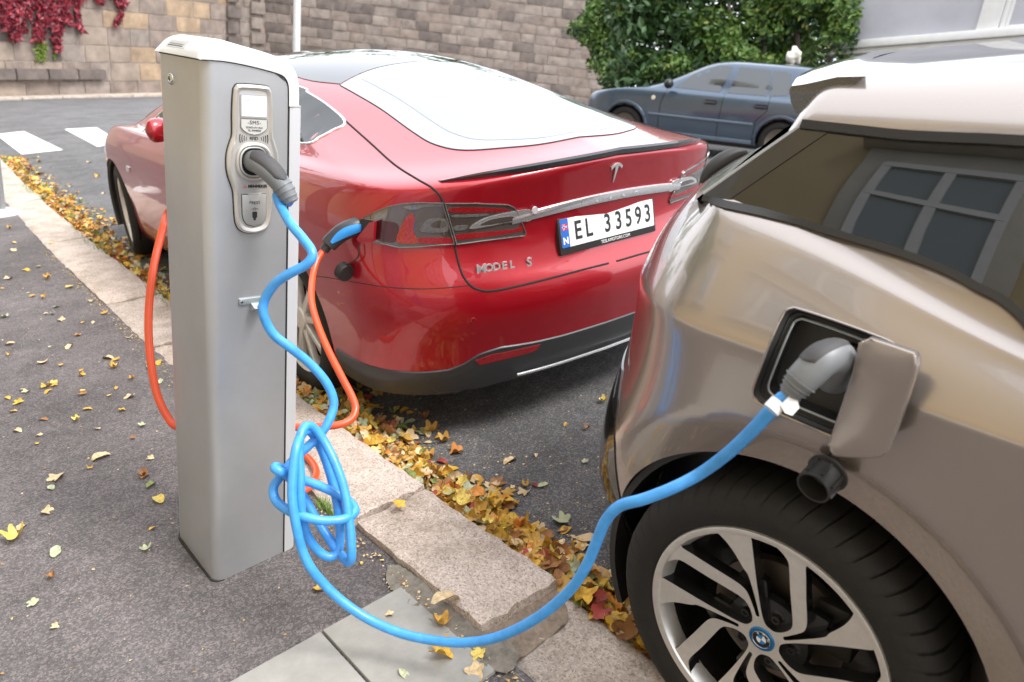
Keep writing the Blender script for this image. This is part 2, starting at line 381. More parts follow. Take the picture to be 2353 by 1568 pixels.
# body: one folded sheet with a rounded near corner and a top edge falling towards the trim
def capz(a): return 1.424-.0*a-.13*max(0,a-.0)*.9
foot=[]
r=.028
for k in range(9): t=math.radians(180+90*k/8); foot.append((r+r*math.cos(t),r+r*math.sin(t)))
foot+= [(.05,0),(.08,0),(.11,0),(.14,0),(.165,0),(.185,0),(.193,0),(.199,0),(.204,0),(BW,0),(BW,D),(.204,D),(.199,D),(.185,D),(.14,D),(.09,D),(r,D)]+[(r-r*math.sin(math.radians(90*k/6)),D-r+r*math.cos(math.radians(90*k/6))) for k in range(1,7)]
foot=foot[:-1]+[(0,D-r)]
n=len(foot); hs_=[.0,.004,.2,.5,.8,1.1]
vs=[];fs=[]
rows=[[0]*n,[.0]*n]
lv=[0,.25,.5,.75,1]
for l in lv:
    for (a,b) in foot: vs.append(PF(a,b,l*(float(np.interp(a,[0,.05,.1,.15,.185,.198,.208],[1.412,1.413,1.409,1.402,1.395,1.388,1.362])))))
for i in range(len(lv)-1):
    for k in range(n): fs.append((i*n+k,i*n+(k+1)%n,(i+1)*n+(k+1)%n,(i+1)*n+k))
fs.append(tuple((len(lv)-1)*n+k for k in range(n)))
mk('housing',vs,fs,M_post,st,sharp=35)
prism('base_joint',[(r+(a-r)*1.0+(-.004 if a<.1 else .004),b+(-.004 if b<.1 else .004)) for a,b in foot],PF,-.01,.004,pm('grime and contact shade',(.03,.027,.024),.9,var=(60,.5)),st)  # dark strip round the foot: grime, with contact shading put into its colour
box('rear_panel',PF,.03,BW+.002,D-.001,D+.006,.002,1.37,M_trim,st,bev=.002)
# side profile towards the road, rounded outer edge
tr=[(BW+.003,.006),(BW+.003,-.002),(TW-.012,-.002),(TW-.003,.004),(TW,.014),(TW,D-.01),(TW-.008,D),(BW+.003,D)]
prism('side_profile',tr,PF,.006,1.318,M_trim,st)
prism('profile_joint',[(BW-.001,-.0015),(BW+.0035,-.0015),(BW+.0035,.02),(BW-.001,.02)],PF,.006,1.36,M_seam,st)
prism('profile_band',[(a+(.001 if a>.23 else 0),b) for a,b in tr],PF,1.3185,1.322,M_bez,st)
# cap: swept hood, profile in (a,c) with depth; lower edge follows the housing, right end turns down to the trim
inn=[(-.006,1.409),(.0,1.410),(.05,1.411),(.10,1.407),(.15,1.400),(.185,1.393),(.198,1.386),(.205,1.374),(.2075,1.36),(.208,1.32)]
out=[(-.006,1.411),(-.001,1.424),(.012,1.440),(.032,1.453),(.055,1.456),(.10,1.449),(.15,1.441),(.19,1.433),(.215,1.424),(.234,1.408),(.2455,1.383),(.2485,1.35),(.2485,1.3225)]
ci=crom(inn,5); co=crom(out,5); m=36
def rs(P,m):
    P=np.array(P); s=np.r_[0,np.cumsum(np.linalg.norm(np.diff(P,axis=0),axis=1))]; q=np.linspace(0,s[-1],m); return np.stack([np.interp(q,s,P[:,i]) for i in range(2)],1)
ci=rs(ci,m); co=rs(co,m)
# cross direction b: rounded front/back shoulders
bs=[(-.004,0.),(-.005,.2),(-.002,.5),(.006,.76),(.020,.94),(.045,1.),(D/2,1.01),(D-.045,1.),(D-.02,.94),(D-.006,.76),(D+.002,.5),(D+.005,.2),(D+.004,0)]
vs=[];fs=[];nb=len(bs)
# the pavement end is a quarter-round: the first profile steps drop from the ridge to the housing edge
for i in range(m):
    for b,t in bs:
        p=ci[i]*(1-t)+co[i]*t; vs.append(PF(p[0],b,p[1]))
for i in range(m-1):
    for k in range(nb-1): fs.append((i*nb+k,i*nb+k+1,(i+1)*nb+k+1,(i+1)*nb+k))
vs,fs=fixn(vs,fs); mk('cap',vs,fs,M_cap,st,sharp=60)
tube('cap_joint',[PF(a_,-.0005,c_-.001) for a_,c_ in crom(inn,4)],.0016,M_seam,st,n=5)
tube('cap_joint',[PF(-.0008,b_,1.4085) for b_ in np.linspace(.02,D-.02,8)],.0014,M_seam,st,n=5)
# badge recess on the cap's pavement end
LF=frame(PF(-.0085,.185,1.424),-(PF(0,1,0)-PF(0,0,0)),(PF(0,0,1)-PF(0,0,0)))
bdir=unit((.03,.036)); LB=lambda a,c,h:PF(.008+c*bdir[0]*1.0-h*bdir[1],.17-a,1.4355+c*bdir[1]*1.0+h*bdir[0])
prism('badge',rrect(-.062,.062,-.012,.012,.006),LB,-.004,.0005,pm('pressed badge',(.5,.48,.45),.3,metal=.3),st)
for i_ in range(6): prism('badge_relief',rrect(-.046+.0155*i_,-.035+.0155*i_,-.002,.009,.0025),LB,.0,.0022,M_bez,st)
for i_ in range(11): prism('badge_relief',rrect(-.047+.0086*i_,-.0415+.0086*i_,-.0085,-.0055,.001),LB,.0,.001,M_ink,st)
# lock on the pavement side
LK=frame(PF(0,.195,1.335),-(PF(0,1,0)-PF(0,0,0)),-(PF(1,0,0)-PF(0,0,0)))
LK=lambda a,c,h:PF(-h,.197-a,1.352+c)
lk=lathe('lock',[(0,.0035),(.006,.0035),(.0065,.005),(.010,.005),(.013,.003),(.0145,.0),(.0145,-.004)],LK,M_steel,st,n=28)
lathe('keyhole',[(0,.0058),(.0035,.0058),(.0042,.003)],LK,M_black,lk,n=16)
# bezel: figure with a bulge round the socket
bz=[(.085,1.364),(.073,1.357),(.069,1.345),(.066,1.30),(.0655,1.252),(.061,1.235),(.053,1.21),(.0505,1.184),(.053,1.158),(.062,1.13),(.0665,1.112),(.069,1.06),(.073,1.034),(.086,1.017),(.116,1.010),(.146,1.017),(.159,1.034),(.163,1.06),(.1655,1.112),(.170,1.13),(.179,1.158),(.1815,1.184),(.179,1.21),(.171,1.235),(.1665,1.252),(.166,1.30),(.163,1.345),(.159,1.357),(.147,1.364)]
bzs=crom(bz,4,True)
def inset(P,d):
    P=[np.array(p) for p in P]; n=len(P); o=[]
    for i in range(n):
        t=unit(P[(i+1)%n]-P[i-1]); nn=np.array([-t[1],t[0]]); o.append(P[i]+nn*d)
    return o
ar=sum(bzs[i-1][0]*bzs[i][1]-bzs[i][0]*bzs[i-1][1] for i in range(len(bzs))); sg=1 if ar>0 else -1
prism('bezel_joint',[tuple(p) for p in inset(bzs,-sg*.002)],PP,-.004,.0015,M_seam,st)
def ring(name,loops,mat,parent,F=PP,capend=False):
    vs=[];fs=[];n=len(loops[0][0])
    for P,h in loops: vs+=[F(p[0],p[1],h) for p in P]
    for l in range(len(loops)-1):
        for i in range(n): fs.append((l*n+i,l*n+(i+1)%n,(l+1)*n+(i+1)%n,(l+1)*n+i))
    if capend: fs.append(tuple((len(loops)-1)*n+i for i in range(n)))
    vs,fs=fixn(vs,fs); return mk(name,vs,fs,mat,parent,sharp=28)
# inner panel outline, same point count scaled towards the axis
inn2=[(.116+(p[0]-.116)*(.80 if abs(p[1]-1.184)<.07 else .76),1.187+(p[1]-1.187)*.925) for p in bzs]
bzo=ring('bezel',[(bzs,0),(bzs,.006),(inset(bzs,sg*.003),.010),(inset(bzs,sg*.006),.0115),(inset(inn2,-sg*.002),.0085),(inn2,.007)],M_bez,st,capend=True)
# display
prism('display_frame',rrect(.0835,.150,1.290,1.343,.004),PP,.006,.0098,M_bez2,st)
scr=prism('display',rrect(.0865,.147,1.293,1.340,.002),PP,.006,.0104,M_scr,st)
prism('display_button',rrect(.0875,.1155,1.3205,1.339,.001),PP,.0104,.0107,M_scrb,scr)
for a0,a1,b0,b1 in((.1205,.1455,1.3205,1.339),(.0875,.1155,1.294,1.3115),(.1205,.1455,1.294,1.3115)): prism('display_button',rrect(a0,a1,b0,b1,.001),PP,.0104,.0106,pm('display pale button',(.7,.7,.75),.2,emit=((.8,.8,.9),.15)),scr)
prism('display_glow',[(.0868,1.3392),(.116,1.3392),(.116,1.3402),(.0868,1.3402)],PP,.0104,.0108,M_violet,scr)
prism('icon_battery',rrect(.0985,.1045,1.3255,1.3325,.0006),PP,.0107,.0109,M_violet,scr); prism('icon_battery',rrect(.1,.103,1.3325,1.3345,.0004),PP,.0107,.0109,M_violet,scr)
tube('icon_power',[PP(.133+.0052*math.cos(t),1.3295+.0052*math.sin(t),.0108) for t in np.linspace(math.radians(120),math.radians(420),20)],.0006,M_scrg,scr,n=5)
tube('icon_power',[PP(.133,1.330,.0108),PP(.133,1.336,.0108)],.0006,M_scrg,scr,n=5)
prism('icon_hourglass',[(.099,1.308),(.104,1.308),(.1018,1.303),(.104,1.2975),(.099,1.2975),(.1012,1.303)],PP,.0106,.0108,M_scrg,scr)
tube('icon_wrench',[PP(.1275,1.2985,.0108),PP(.138,1.3065,.0108)],[.0009,.0009],M_scrg,scr,n=5); tube('icon_wrench',[PP(.138+.003*math.cos(t),1.3075+.003*math.sin(t),.0108) for t in np.linspace(1.9,6,10)],.0007,M_scrg,scr,n=5)
# sms label
lab=[(.0845,1.287),(.1495,1.287),(.1495,1.267),(.143,1.260),(.132,1.2535),(.117,1.2505),(.102,1.2535),(.091,1.260),(.0845,1.267)]
lb=prism('sms_sticker',lab,PP,.006,.0097,pm('silver sticker',(.62,.61,.58),.35,metal=.3),st)
tube('sticker_border',[PP(a,b,.0098) for a,b in resample(lab,.004)],.0005,M_ink,lb,n=5,closed=True)
text('lettering','-SMS-',PP,.117,1.2785,.0098,.0125,M_ink,lb,space=1.15); text('lettering','SEND«Frida»',PP,.117,1.2675,.0098,.0062,M_ink,lb,space=1.25); text('lettering','TIL 59440063',PP,.117,1.2605,.0098,.0062,M_ink,lb,space=.95)
text('rfid_lettering','RFID',PP,.117,1.2415,.0076,.0105,M_ink,st)
for s in(-1,1):
    for k in range(4):
        R_=.017+.0053*k; hh=.004+.0021*k
        tube('rfid_wave',[PP(.117+s*(R_+ .0022*math.cos(t)),1.2415+hh*math.sin(t),.0078) for t in np.linspace(-1.3,1.3,8)],.0005+.00018*k,M_ink,st,n=5)
# socket
sc=(.1165,1.187)
SF=lambda x,y,h:PP(sc[0]+x,sc[1]+y,h)
def sq(r,h,k=1.): return [(r*math.copysign(abs(math.cos(t))**(2/2.5),math.cos(t))*k,r*math.copysign(abs(math.sin(t))**(2/2.5),math.sin(t))) for t in np.linspace(0,2*math.pi,48,endpoint=False)]
ring('socket_collar',[(sq(.046,0),.007),(sq(.0445,0),.0125),(sq(.041,0),.0145),(sq(.0385,0),.012),(sq(.036,0),.004)],M_bez,st,F=SF)
ring('socket_collar',[(sq(.036,0),.010),(sq(.0345,0),.0145),(sq(.0325,0),.0125),(sq(.0315,0),.0)],M_cap,st,F=SF)
ring('socket',[(sq(.0325,0),.012),(sq(.031,0),.0085),(sq(.0305,0),.0076)],M_black,st,F=SF,capend=True)
# maker's mark, flap
prism('maker_mark',[(.0905,1.1245),(.0965,1.1245),(.0965,1.1305),(.0905,1.1305)],PP,.006,.0078,M_orsq,st)
tube('maker_mark',[PP(.092,1.1255,.0079),PP(.0942,1.1285,.0079),PP(.0932,1.128,.0079),PP(.0955,1.13,.0079)],.0004,M_cap,st,n=4)
text('maker_lettering','MENNEKES',PP,.1015,1.1275,.0077,.0098,M_ink,st,align='LEFT',bold=.0002)
fl=[(.0855,1.108),(.147,1.108),(.147,1.06),(.1445,1.045),(.136,1.034),(.117,1.0285),(.098,1.034),(.0895,1.045),(.0865,1.06)]
fls=resample(fl,.006)
prism('flap_joint',[tuple(p) for p in inset(fls,.0014)],PP,.006,.0074,M_seam,st)
flp=prism('flap',fl,PP,.006,.0105,M_bez2,st,bev=.0015)
for k in range(7): tube('flap_ridge',[PP(.099+.0016*k,1.1105-.0028*k,.0108),PP(.135-.0016*k,1.1105-.0028*k,.0108)],.0009,M_cap,flp,n=5)
for i,ch in enumerate('PRESS'): text('flap_lettering',ch,PP,.1055+.0058*i,1.0885-.0009*(2-abs(i-2)),.0106,.0088,M_ink,flp)
# scooter symbol
tube('scooter_symbol',[PP(.108,1.0725,.0107),PP(.113,1.0725,.0107)],.0006,M_ink,flp,n=5); tube('scooter_symbol',[PP(.121,1.0725,.0107),PP(.126,1.0725,.0107)],.0006,M_ink,flp,n=5)
tube('scooter_symbol',[PP(.117+.003*math.cos(t),1.0725+.003*math.sin(t),.0107) for t in np.linspace(0,2*math.pi,14)],.0006,M_ink,flp,n=5)
prism('scooter_symbol',[(.1115,1.066),(.1225,1.066),(.1235,1.062),(.123,1.052),(.120,1.0485),(.120,1.044),(.114,1.044),(.114,1.0485),(.111,1.052),(.1105,1.062)],PP,.0104,.0107,M_ink,flp)
# cable hook
hk=box('cable_hook',PP,.078,.150,.825,.842,0,.006,M_zinc,st,bev=.002)
for a in(.084,.145): lathe('screw',[(0,.0078),(.003,.0075),(.004,.006)],lambda x,y,h,a=a:PP(a+x,.8335+y,h),M_steel,hk,n=14)
prism('hook_arm',[(0,.815),(.04,.815),(.047,.821),(.047,.840),(.041,.840),(.040,.826),(.012,.824),(0,.83)],lambda b,c,a:PP(a,c,b),.118,.126,M_zinc,hk,bev=.001)
prism('hook_web',[(0,.83),(.03,.820),(.02,.812),(0,.808)],lambda b,c,a:PP(a,c,b),.108,.136,M_zinc,hk)
# ================================================================ hatchback with the open charging flap
BA=math.radians(-5); BO=np.array([-.027,.608,0.])
bq=np.array([math.sin(BA),math.cos(BA),0]); bn=np.array([-math.cos(BA),math.sin(BA),0]); bz_=np.array([0,0,1.])
def BF(q,n,z): return BO+bq*q+bn*n+bz_*z
def w2b(P): d=np.asarray(P)-BO; return np.array([bq@d,bn@d,d[2]])
M_bpaint=pm('champagne silver paint',(.355,.308,.278),.22,metal=.68,coat=1,coatr=.015,var=(900,.05))
M_bglass=pm('dark tinted glass',(.010,.010,.008),.015,spec=.8,ior=1.5)
M_bblack=pm('gloss black panel',(.012,.012,.012),.12,coat=.6); M_broof=pm('black roof panel',(.03,.03,.03),.16,coat=1,var=(400,.3))
M_tyre=pm('tyre rubber',(.010,.009,.008),.75,var=(30,.25),bump=.25,bscale=160)
M_rim=pm('machined wheel face',(.70,.68,.65),.33,metal=.6,var=(60,.06)); M_rimb=pm('gloss black wheel',(.011,.011,.011),.22,coat=.3)
M_disc=pm('brake disc',(.2,.17,.14),.45,metal=.9); M_mat=pm('matt black plastic',(.02,.019,.018),.55,bump=.08,bscale=300)
HALF=-.8875
def belt(q): return -.04+.125*math.tanh((q+.128)/.387)-.0
def lerpt(q,T):
    return float(np.interp(q,[t[0] for t in T],[t[1] for t in T]))
DZ=[(-3,-.16),(-2,-.17),(-1,-.165),(-.6,-.15),(-.42,-.125),(-.31,-.095),(-.22,-.062),(-.12,-.03),(0,0),(.15,.022),(.3,.045),(.45,.065),(.7,.08)]
#     z     n     rear  front dzw  corner length, exponent
ROWS=[(.17,-.07,.54,-3.05,0,.42,2.1),(.22,-.015,.61,-3.2,0,.43,2.1),(.42,.022,.715,-3.27,0,.44,2.1),(.62,.036,.715,-3.28,0,.46,2.05),(.80,.033,.655,-3.26,0,.46,1.95),
(.93,.037,.64,-3.2,.15,.46,1.9),(.988,.039,.63,-3.15,.3,.45,1.9),(1.003,.035,.625,-3.1,.35,.44,1.85),(1.07,-.002,.595,-3.0,.6,.41,1.75),(1.13,-.048,.53,-2.9,.85,.34,1.6),(1.158,-.072,.475,-2.8,1,.26,1.4),(1.172,-.096,.43,-2.75,1,.2,1.25),
(1.20,-.118,.36,-2.65,.75,.14,1.1),(1.27,-.148,.28,-2.45,.3,.1,1.02),(1.345,-.182,.27,-2.2,0,.13,1.1),(1.372,-.196,.28,-2.1,0,.15,1.15),(1.412,-.235,.27,-1.95,0,.16,1.3),(1.436,-.30,.27,-1.9,0,.17,1.5),(1.448,-.40,.27,-1.9,0,.17,1.6),(1.454,-.58,.26,-1.85,0,.17,1.8),(1.458,-.72,.26,-1.85,0,.16,1.8),(1.46,HALF,.26,-1.85,0,.16,1.8)]
SS=[('f',90),('f',72),('f',55),('f',38),('f',22),('f',8),-2.0,-1.5,-1.0,-.7,-.5,-.38,-.26,-.14,-.02,.1,.2,('r',8),('r',20),('r',33),('r',46),('r',60),('r',75),('r',90)]
def bpt(row,s):
    z,n,qe,qf,w,L,ex=row
    if isinstance(s,tuple):
        t=math.radians(s[1]); k=2/(ex if s[0]=='r' else 2.2); c,sn=math.cos(t)**k if s[1]<90 else 0.,math.sin(t)**k
        q=(qe-L+L*sn) if s[0]=='r' else (qf+.8-.8*sn)
        nn=HALF+(n-HALF)*c
    else:
        # straight part, stations spread between the two corners
        a,b=qf+.8,qe-L; u=(s+2.0)/(.2+2.0); q=a+(b-a)*u if False else min(max(s,a+.02*(s+2.1)),b-.02-.08*max(0,(.2-s)))
        nn=n
    if 1.05<z<1.3 and abs(nn-n)<.02: nn-=.42*belt(q)*(w if z>1.14 else .6*w)*(1 if not isinstance(s,tuple) else .5)
    return q,nn,z+w*belt(q)+(.09*min(max(.2-q,0),.55)*min(1,(z-1.43)/.02) if z>1.43 else 0)
def subsurf(vs,fs,lev):
    me=bpy.data.meshes.new('c'); me.from_pydata([tuple(map(float,v)) for v in vs],[],fs); o=bpy.data.objects.new('c',me); COL.objects.link(o)
    m=o.modifiers.new('s','SUBSURF'); m.levels=lev; m.render_levels=lev
    e=bpy.data.meshes.new_from_object(o.evaluated_get(bpy.context.evaluated_depsgraph_get()))
    V=[np.array(v.co) for v in e.vertices]; F=[list(p.vertices) for p in e.polygons]
    bpy.data.objects.remove(o); bpy.data.meshes.remove(me); bpy.data.meshes.remove(e); return V,F
def cut(vs,fs,fun):
    """remove the part of a surface where fun<0, edges snapped to fun=0"""
    vs=[np.array(v) for v in vs]; f=[fun(v) for v in vs]
    E={}
    for F in fs:
        for i in range(len(F)):
            a,b=F[i],F[(i+1)%len(F)]
            if a<b: E[a,b]=1
            else: E[b,a]=1
    best={}
    for a,b in E:
        if f[a]*f[b]<0:
            t=f[a]/(f[a]-f[b]); i,tt=(a,t) if t<.5 else (b,1-t); o=b if i==a else a
            if i not in best or tt>best[i][0]*0+best[i][0]: 
                if i not in best or tt<best[i][0]: best[i]=(tt,o)
    new=dict()
    for i,(t,o) in best.items(): new[i]=vs[i]+(vs[o]-vs[i])*t
    for i,p in new.items(): vs[i]=p; f[i]=0.
    out=[]
    for F in fs:
        s=[f[i] for i in F]
        if min(s)>=0 and max(s)>0: out.append(F)
        elif max(s)<=0: continue
        else:
            # clip polygon
            g=[]; n=len(F)
            for k in range(n):
                a,b=F[k],F[(k+1)%n]
                if f[a]>=0: g.append(a)
                if f[a]*f[b]<0:
                    t=f[a]/(f[a]-f[b]); vs.append(vs[a]+(vs[b]-vs[a])*t); f.append(0.); g.append(len(vs)-1)
            if len(g)>2: out.append(g)
    return vs,out
car2=thing('silver_hatchback','champagne silver hatchback with open charging flap and turbine wheel','car',BF(0,-.3,0))
nv,ns=len(ROWS),len(SS); cage=[];cf=[]
for row in ROWS:
    for s in SS: cage.append(bpt(row,s))
for i in range(nv-1):
    for k in range(ns-1): cf.append((i*ns+k,i*ns+k+1,(i+1)*ns+k+1,(i+1)*ns+k))
bv,bf=subsurf(cage,cf,3)
HZ=.335; RA=.425; RC=.515
def bres(v):
    q,n,z=v; r=math.hypot(q,z-HZ)
    if r<RC and n>-.4: n-= .42*(RC-r)*(1 if z>.1 else 1)
    r2=math.hypot(q+2.57,z-HZ)
    if r2<RC and n>-.4: n-=.42*(RC-r2)
    return np.array([q,n,z])
bv=[bres(v) for v in bv]
bskin=Skin([BF(*v) for v in bv],bf)
bv,bf=cut(bv,bf,lambda v:1. if v[1]<-.45 else math.hypot(v[0],v[2]-HZ)-RA)
bv,bf=cut(bv,bf,lambda v:1. if v[1]<-.45 else math.hypot(v[0]+2.57,v[2]-HZ)-RA)
# filler recess hole: outline measured on the body side
def D31(P): return [(x/3.173+1723.4,y/3.173+677.9) for x,y in P]
rec_px=D31([(232,165),(262,118),(310,97),(360,103),(600,180),(900,290),(1030,345),(1062,385),(1050,440),(880,960),(835,1050),(780,1082),(700,1065),(580,1022),(250,880),(95,805),(40,765),(22,712),(42,630),(150,350)])
rec=[w2b(bskin.px(x,y)[0]) for x,y in crom(rec_px,3,True)]; rp=np.array([(p[0],p[2]) for p in rec])
def sdpoly(P):
    A=np.asarray(P); B=np.roll(A,-1,0)
    def f(x,y):
        d=B-A; w=np.array([x,y])-A; t=np.clip((w*d).sum(1)/(d*d).sum(1),0,1); dist=np.sqrt(((w-d*t[:,None])**2).sum(1)).min()
        c=((A[:,1]>y)!=(B[:,1]>y))&(x<(B[:,0]-A[:,0])*(y-A[:,1])/np.where(B[:,1]==A[:,1],1e-12,B[:,1]-A[:,1])+A[:,0])
        return -dist if c.sum()%2 else dist
    return f
sdr=sdpoly(rp); rb=(rp.min(0)-.03,rp.max(0)+.03)
def rfun(v):
    if v[1]<-.4 or not(rb[0][0]<v[0]<rb[1][0] and rb[0][1]<v[2]<rb[1][1]): return 1.
    return sdr(v[0],v[2])
bv,bf=cut(bv,bf,rfun)
def mir(v): return np.array([v[0],2*HALF-v[1],v[2]])
def part_split(name,sel,mat):
    F=[f for f in bf if sel(sum((bv[i] for i in f))/len(f))]
    idx={}; V=[]; O=[]
    for f in F:
        g=[]
        for i in f:
            if i not in idx: idx[i]=len(V); V.append(BF(*bv[i]))
            g.append(idx[i])
        O.append(g)
    n=len(V); V2=V+[BF(*mir(w2b(v))) for v in V]; O2=O+[[i+n for i in g[::-1]] for g in O]
    V2,O2=fixn(V2,O2)
    return mk(name,V2,O2,mat,car2,sharp=48)
roofsel=lambda c:c[2]>1.42 and c[1]<-.345
part_split('body',lambda c:not roofsel(c),M_bpaint)
part_split('roof_panel',roofsel,M_broof)
bside=lambda q,z:bskin.cast(BF(q,1.0,z),-bn)
def bpanel(name,px,off,thick,mat,step=.03,closed=True,both=True,n=4,parent=None):
    P=[w2b(bskin.px(x,y)[0]) for x,y in px]; poly=[(p[0],p[2]) for p in resample(P,.012)]
    m=(lambda v:BF(*mir(w2b(v)))) if both else None
    return panel(name,poly,bside,off,thick,mat,parent or car2,step,mirror=m)
# side glass with frit, belt and roof trims (outline on the body, continued forward to the door)
def D21(P): return [(x/2.1602+1263.9,y/2.1602) for x,y in P]
def gsurf(q,z):
    zb_=1.172+belt(q); t=(z-zb_)/(1.345-zb_)
    return -.094-.50*(z-1.172)+.002*math.sin(math.pi*min(1,max(0,t)))-.05*max(0,q)**2
def gpx(x,y):
    n_=-.13
    for _ in range(12): p=w2b(hit(x,y,bn,BF(0,n_,0))); n_=.5*n_+.5*gsurf(p[0],p[2])
    return p
top=[gpx(x,y) for x,y in D21([(1250,634),(1500,662),(1750,690),(2000,704),(2353,722)])]
bot=[gpx(x,y) for x,y in D21([(765,974),(1000,1026),(1200,1081),(1410,1146),(1650,1215),(1850,1282),(2000,1345),(2120,1410),(2353,1560)])]
topc=[(p[0],p[2]) for p in top]; botc=[(p[0],p[2]) for p in bot]
fwd_t=[(-.55,1.343),(-1.0,1.335),(-1.5,1.30)]; fwd_b=[(-.5,.985),(-.8,.955),(-1.2,.98),(-1.75,1.02)]
topl=topc+fwd_t; botl=botc+fwd_b
gl=crom(topl,5)+crom(botl,5)[::-1]
def gmap(q,z):
    f=gsurf; e=.01; n_=f(q,z); dq=(f(q+e,z)-f(q-e,z))/(2*e); dz=(f(q,z+e)-f(q,z-e))/(2*e)
    return BF(q,n_,z),unit(bn-bq*dq-bz_*dz)
wnd=panel('side_window',[tuple(p) for p in resample(gl,.03)],gmap,.0035,.006,M_bglass,car2,.035,mirror=lambda v:BF(*mir(w2b(v))))
def band(name,line,w0,w1,off,mat,parent=car2,h=.008):
    """flat trim strip following a line of (q,z) on the side, from w0 to w1 across"""
    L=crom(line,5); vs=[];fs=[]
    for i,p in enumerate(L):
        t=unit(np.array(L[min(i+1,len(L)-1)])-np.array(L[max(i-1,0)])); nn=np.array([-t[1],t[0]])
        for w,o in((w0,-.004),(w0,off),(w1,off),(w1,-.004)):
            c,n_=gmap(*(np.array(p)+nn*w)); c2=bside(*(np.array(p)+nn*w))[0]; k_=max(0.,float((c2-c)@bn)); vs.append(c+bn*k_+n_*o)
    for i in range(len(L)-1):
        for k in range(3): fs.append((i*4+k,i*4+k+1,(i+1)*4+k+1,(i+1)*4+k))
    a=mk(name,*fixn(vs,fs),mat,parent,sharp=30); mk(name,*fixn([BF(*mir(w2b(v))) for v in vs],fs),mat,parent,sharp=30); return a
band('window_trim',topl,-.011,.004,.010,M_black); band('belt_trim',botl,-.002,.009,.005,M_mat)
LE=[np.array(topc[0])*(1-t)+np.array(botc[0])*t for t in np.linspace(0,1,9)]
frp=[tuple(p) for p in LE]+[(p[0]-.055,p[1]-.004) for p in LE[::-1]]
panel('quarter_frit',resample(frp,.02),gmap,.0055,.004,M_bblack,car2,.03,mirror=lambda v:BF(*mir(w2b(v))))
M_dust=pm('dusty hatch edge',(.2,.19,.17),.5,var=(260,.4))
for sgn in(0,1):
    V=[]
    for p in LE:
        for dq,dn in((-.002,.004),(.005,.002),(.014,-.02),(.024,-.06)):
            c=gmap(*p)[0]; w=w2b(c)+np.array([dq,dn,.004]); V.append(BF(*(mir(w) if sgn else w)))
    mk('hatch_edge',*fixn(V,[(i*4+k,i*4+k+1,i*4+5+k,i*4+4+k) for i in range(8) for k in range(3)]),M_dust,car2,sharp=40)
# rear screen
RS=[]
for z in np.linspace(1.345,1.19,5):
    t=(1.345-z)/.155; q0=topc[0][0]*(1-t)+botc[0][0]*t+.03; n0=-.2+.07*t
    for e in np.linspace(0,1,9): n_=n0+(2*HALF-2*n0)*e; RS.append(BF(q0+.10*(1-(2*e-1)**2)+.012,n_,z))
mk('rear_screen',*fixn(RS,[(i*9+k,i*9+k+1,i*9+10+k,i*9+9+k) for i in range(4) for k in range(8)]),M_bglass,car2)
# roof spoiler over the hatch
spv=[];spf=[]
for i,n_ in enumerate(np.linspace(-.262,2*HALF+.262,15)):
    e=abs(n_-HALF)/(abs(HALF)-.262); tip=.305-.125*e**2; dz=-.016*e**4
    for dq,z in((-.14,1.462),(-.09,1.460),(-.03,1.446),(-.004,1.434),(.0,1.426),(-.006,1.404),(-.018,1.385),(-.05,1.375)): spv.append(BF(tip+dq,n_,z+dz-(.008*e**4 if dq<-.02 and z>1.44 else 0)))
for i in range(14):
    for k in range(8): spf.append((i*8+k,i*8+(k+1)%8,(i+1)*8+(k+1)%8,(i+1)*8+k))
spf+= [tuple(range(8)),tuple(14*8+k for k in range(8))]
mk('roof_spoiler',*fixn(spv,spf),M_broof,car2,sharp=30)
wp=[w2b(at(x,y,2.2)) for x,y in((1612,418),(1640,385),(1680,356),(1712,348))]
wd_=depth(BF(.36,-.70,1.2)); tube('rear_wiper',crom([at(1612,420,wd_),at(1628,395,wd_),at(1655,372,wd_),at(1690,354,wd_),at(1716,350,wd_)],4),[.006+.014*math.sin(math.pi*i/16) for i in range(17)],M_mat,car2)
# lower bumper, arch lining, sill
def D158(P): return [(x/1.578+1350,y/1.578+574.5) for x,y in P]
for sgn in(0,1):
    V=[];F_=[]
    for i in range(41):
        t=math.pi*(-.12+1.24*i/40); 
        for n_,r_ in((-.012,RA-.002),(-.012,RA-.018),(-.26,RA+.01)):
            p=np.array([r_*math.cos(t),n_-(.42*(RC-RA) if n_>-.1 else 0),HZ+r_*math.sin(t)]); p=mir(p) if sgn else p; V.append(BF(*p))
    for i in range(40):
        for k in range(2): F_.append((i*3+k,i*3+k+1,(i+1)*3+k+1,(i+1)*3+k))
    mk('arch_lining',*fixn(V,F_),M_mat,car2,sharp=40)
    V=[BF(*(mir(np.array(p)) if sgn else p)) for p in((-.43,-.26,.12),(.43,-.26,.12),(.40,-.26,.76),(-.40,-.26,.76))]; mk('arch_lining',V,[(0,1,2,3)],M_black,car2)
lowb=[(q,z) for q,z in((.40,.175),(.45,.30),(.475,.43),(.50,.56),(.52,.66),(.56,.60),(.60,.5),(.63,.35),(.62,.2),(.56,.172))]
cylm=lambda th,z:bskin.out(BF(.15+0*th,HALF+.35,z),bq*math.cos(th)+bn*math.sin(th))
try:
    lw=[]
    for x,y in D158([(128,440),(112,560),(100,700),(116,880),(140,985)]):
        p=w2b(bskin.px(x,y)[0]); lw.append((math.atan2(p[1]-(HALF+.35),p[0]-.15),p[2]))
    lw.append((lw[-1][0]+.02,.235)); lw=lw+[(.35,.225),(.0,.225),(.0,lw[0][1]-.02),(.45,lw[0][1]-.01)]
    panel('bumper_corner',[tuple(p) for p in resample(lw,.02)],cylm,.003,.008,M_bblack,car2,.04,mirror=lambda v:BF(*mir(w2b(v))))
except Exception as ex: print('bumper',ex)
box('underbody',BF,-3.0,.5,2*HALF+.25,-.25,.14,.22,M_mat,car2)
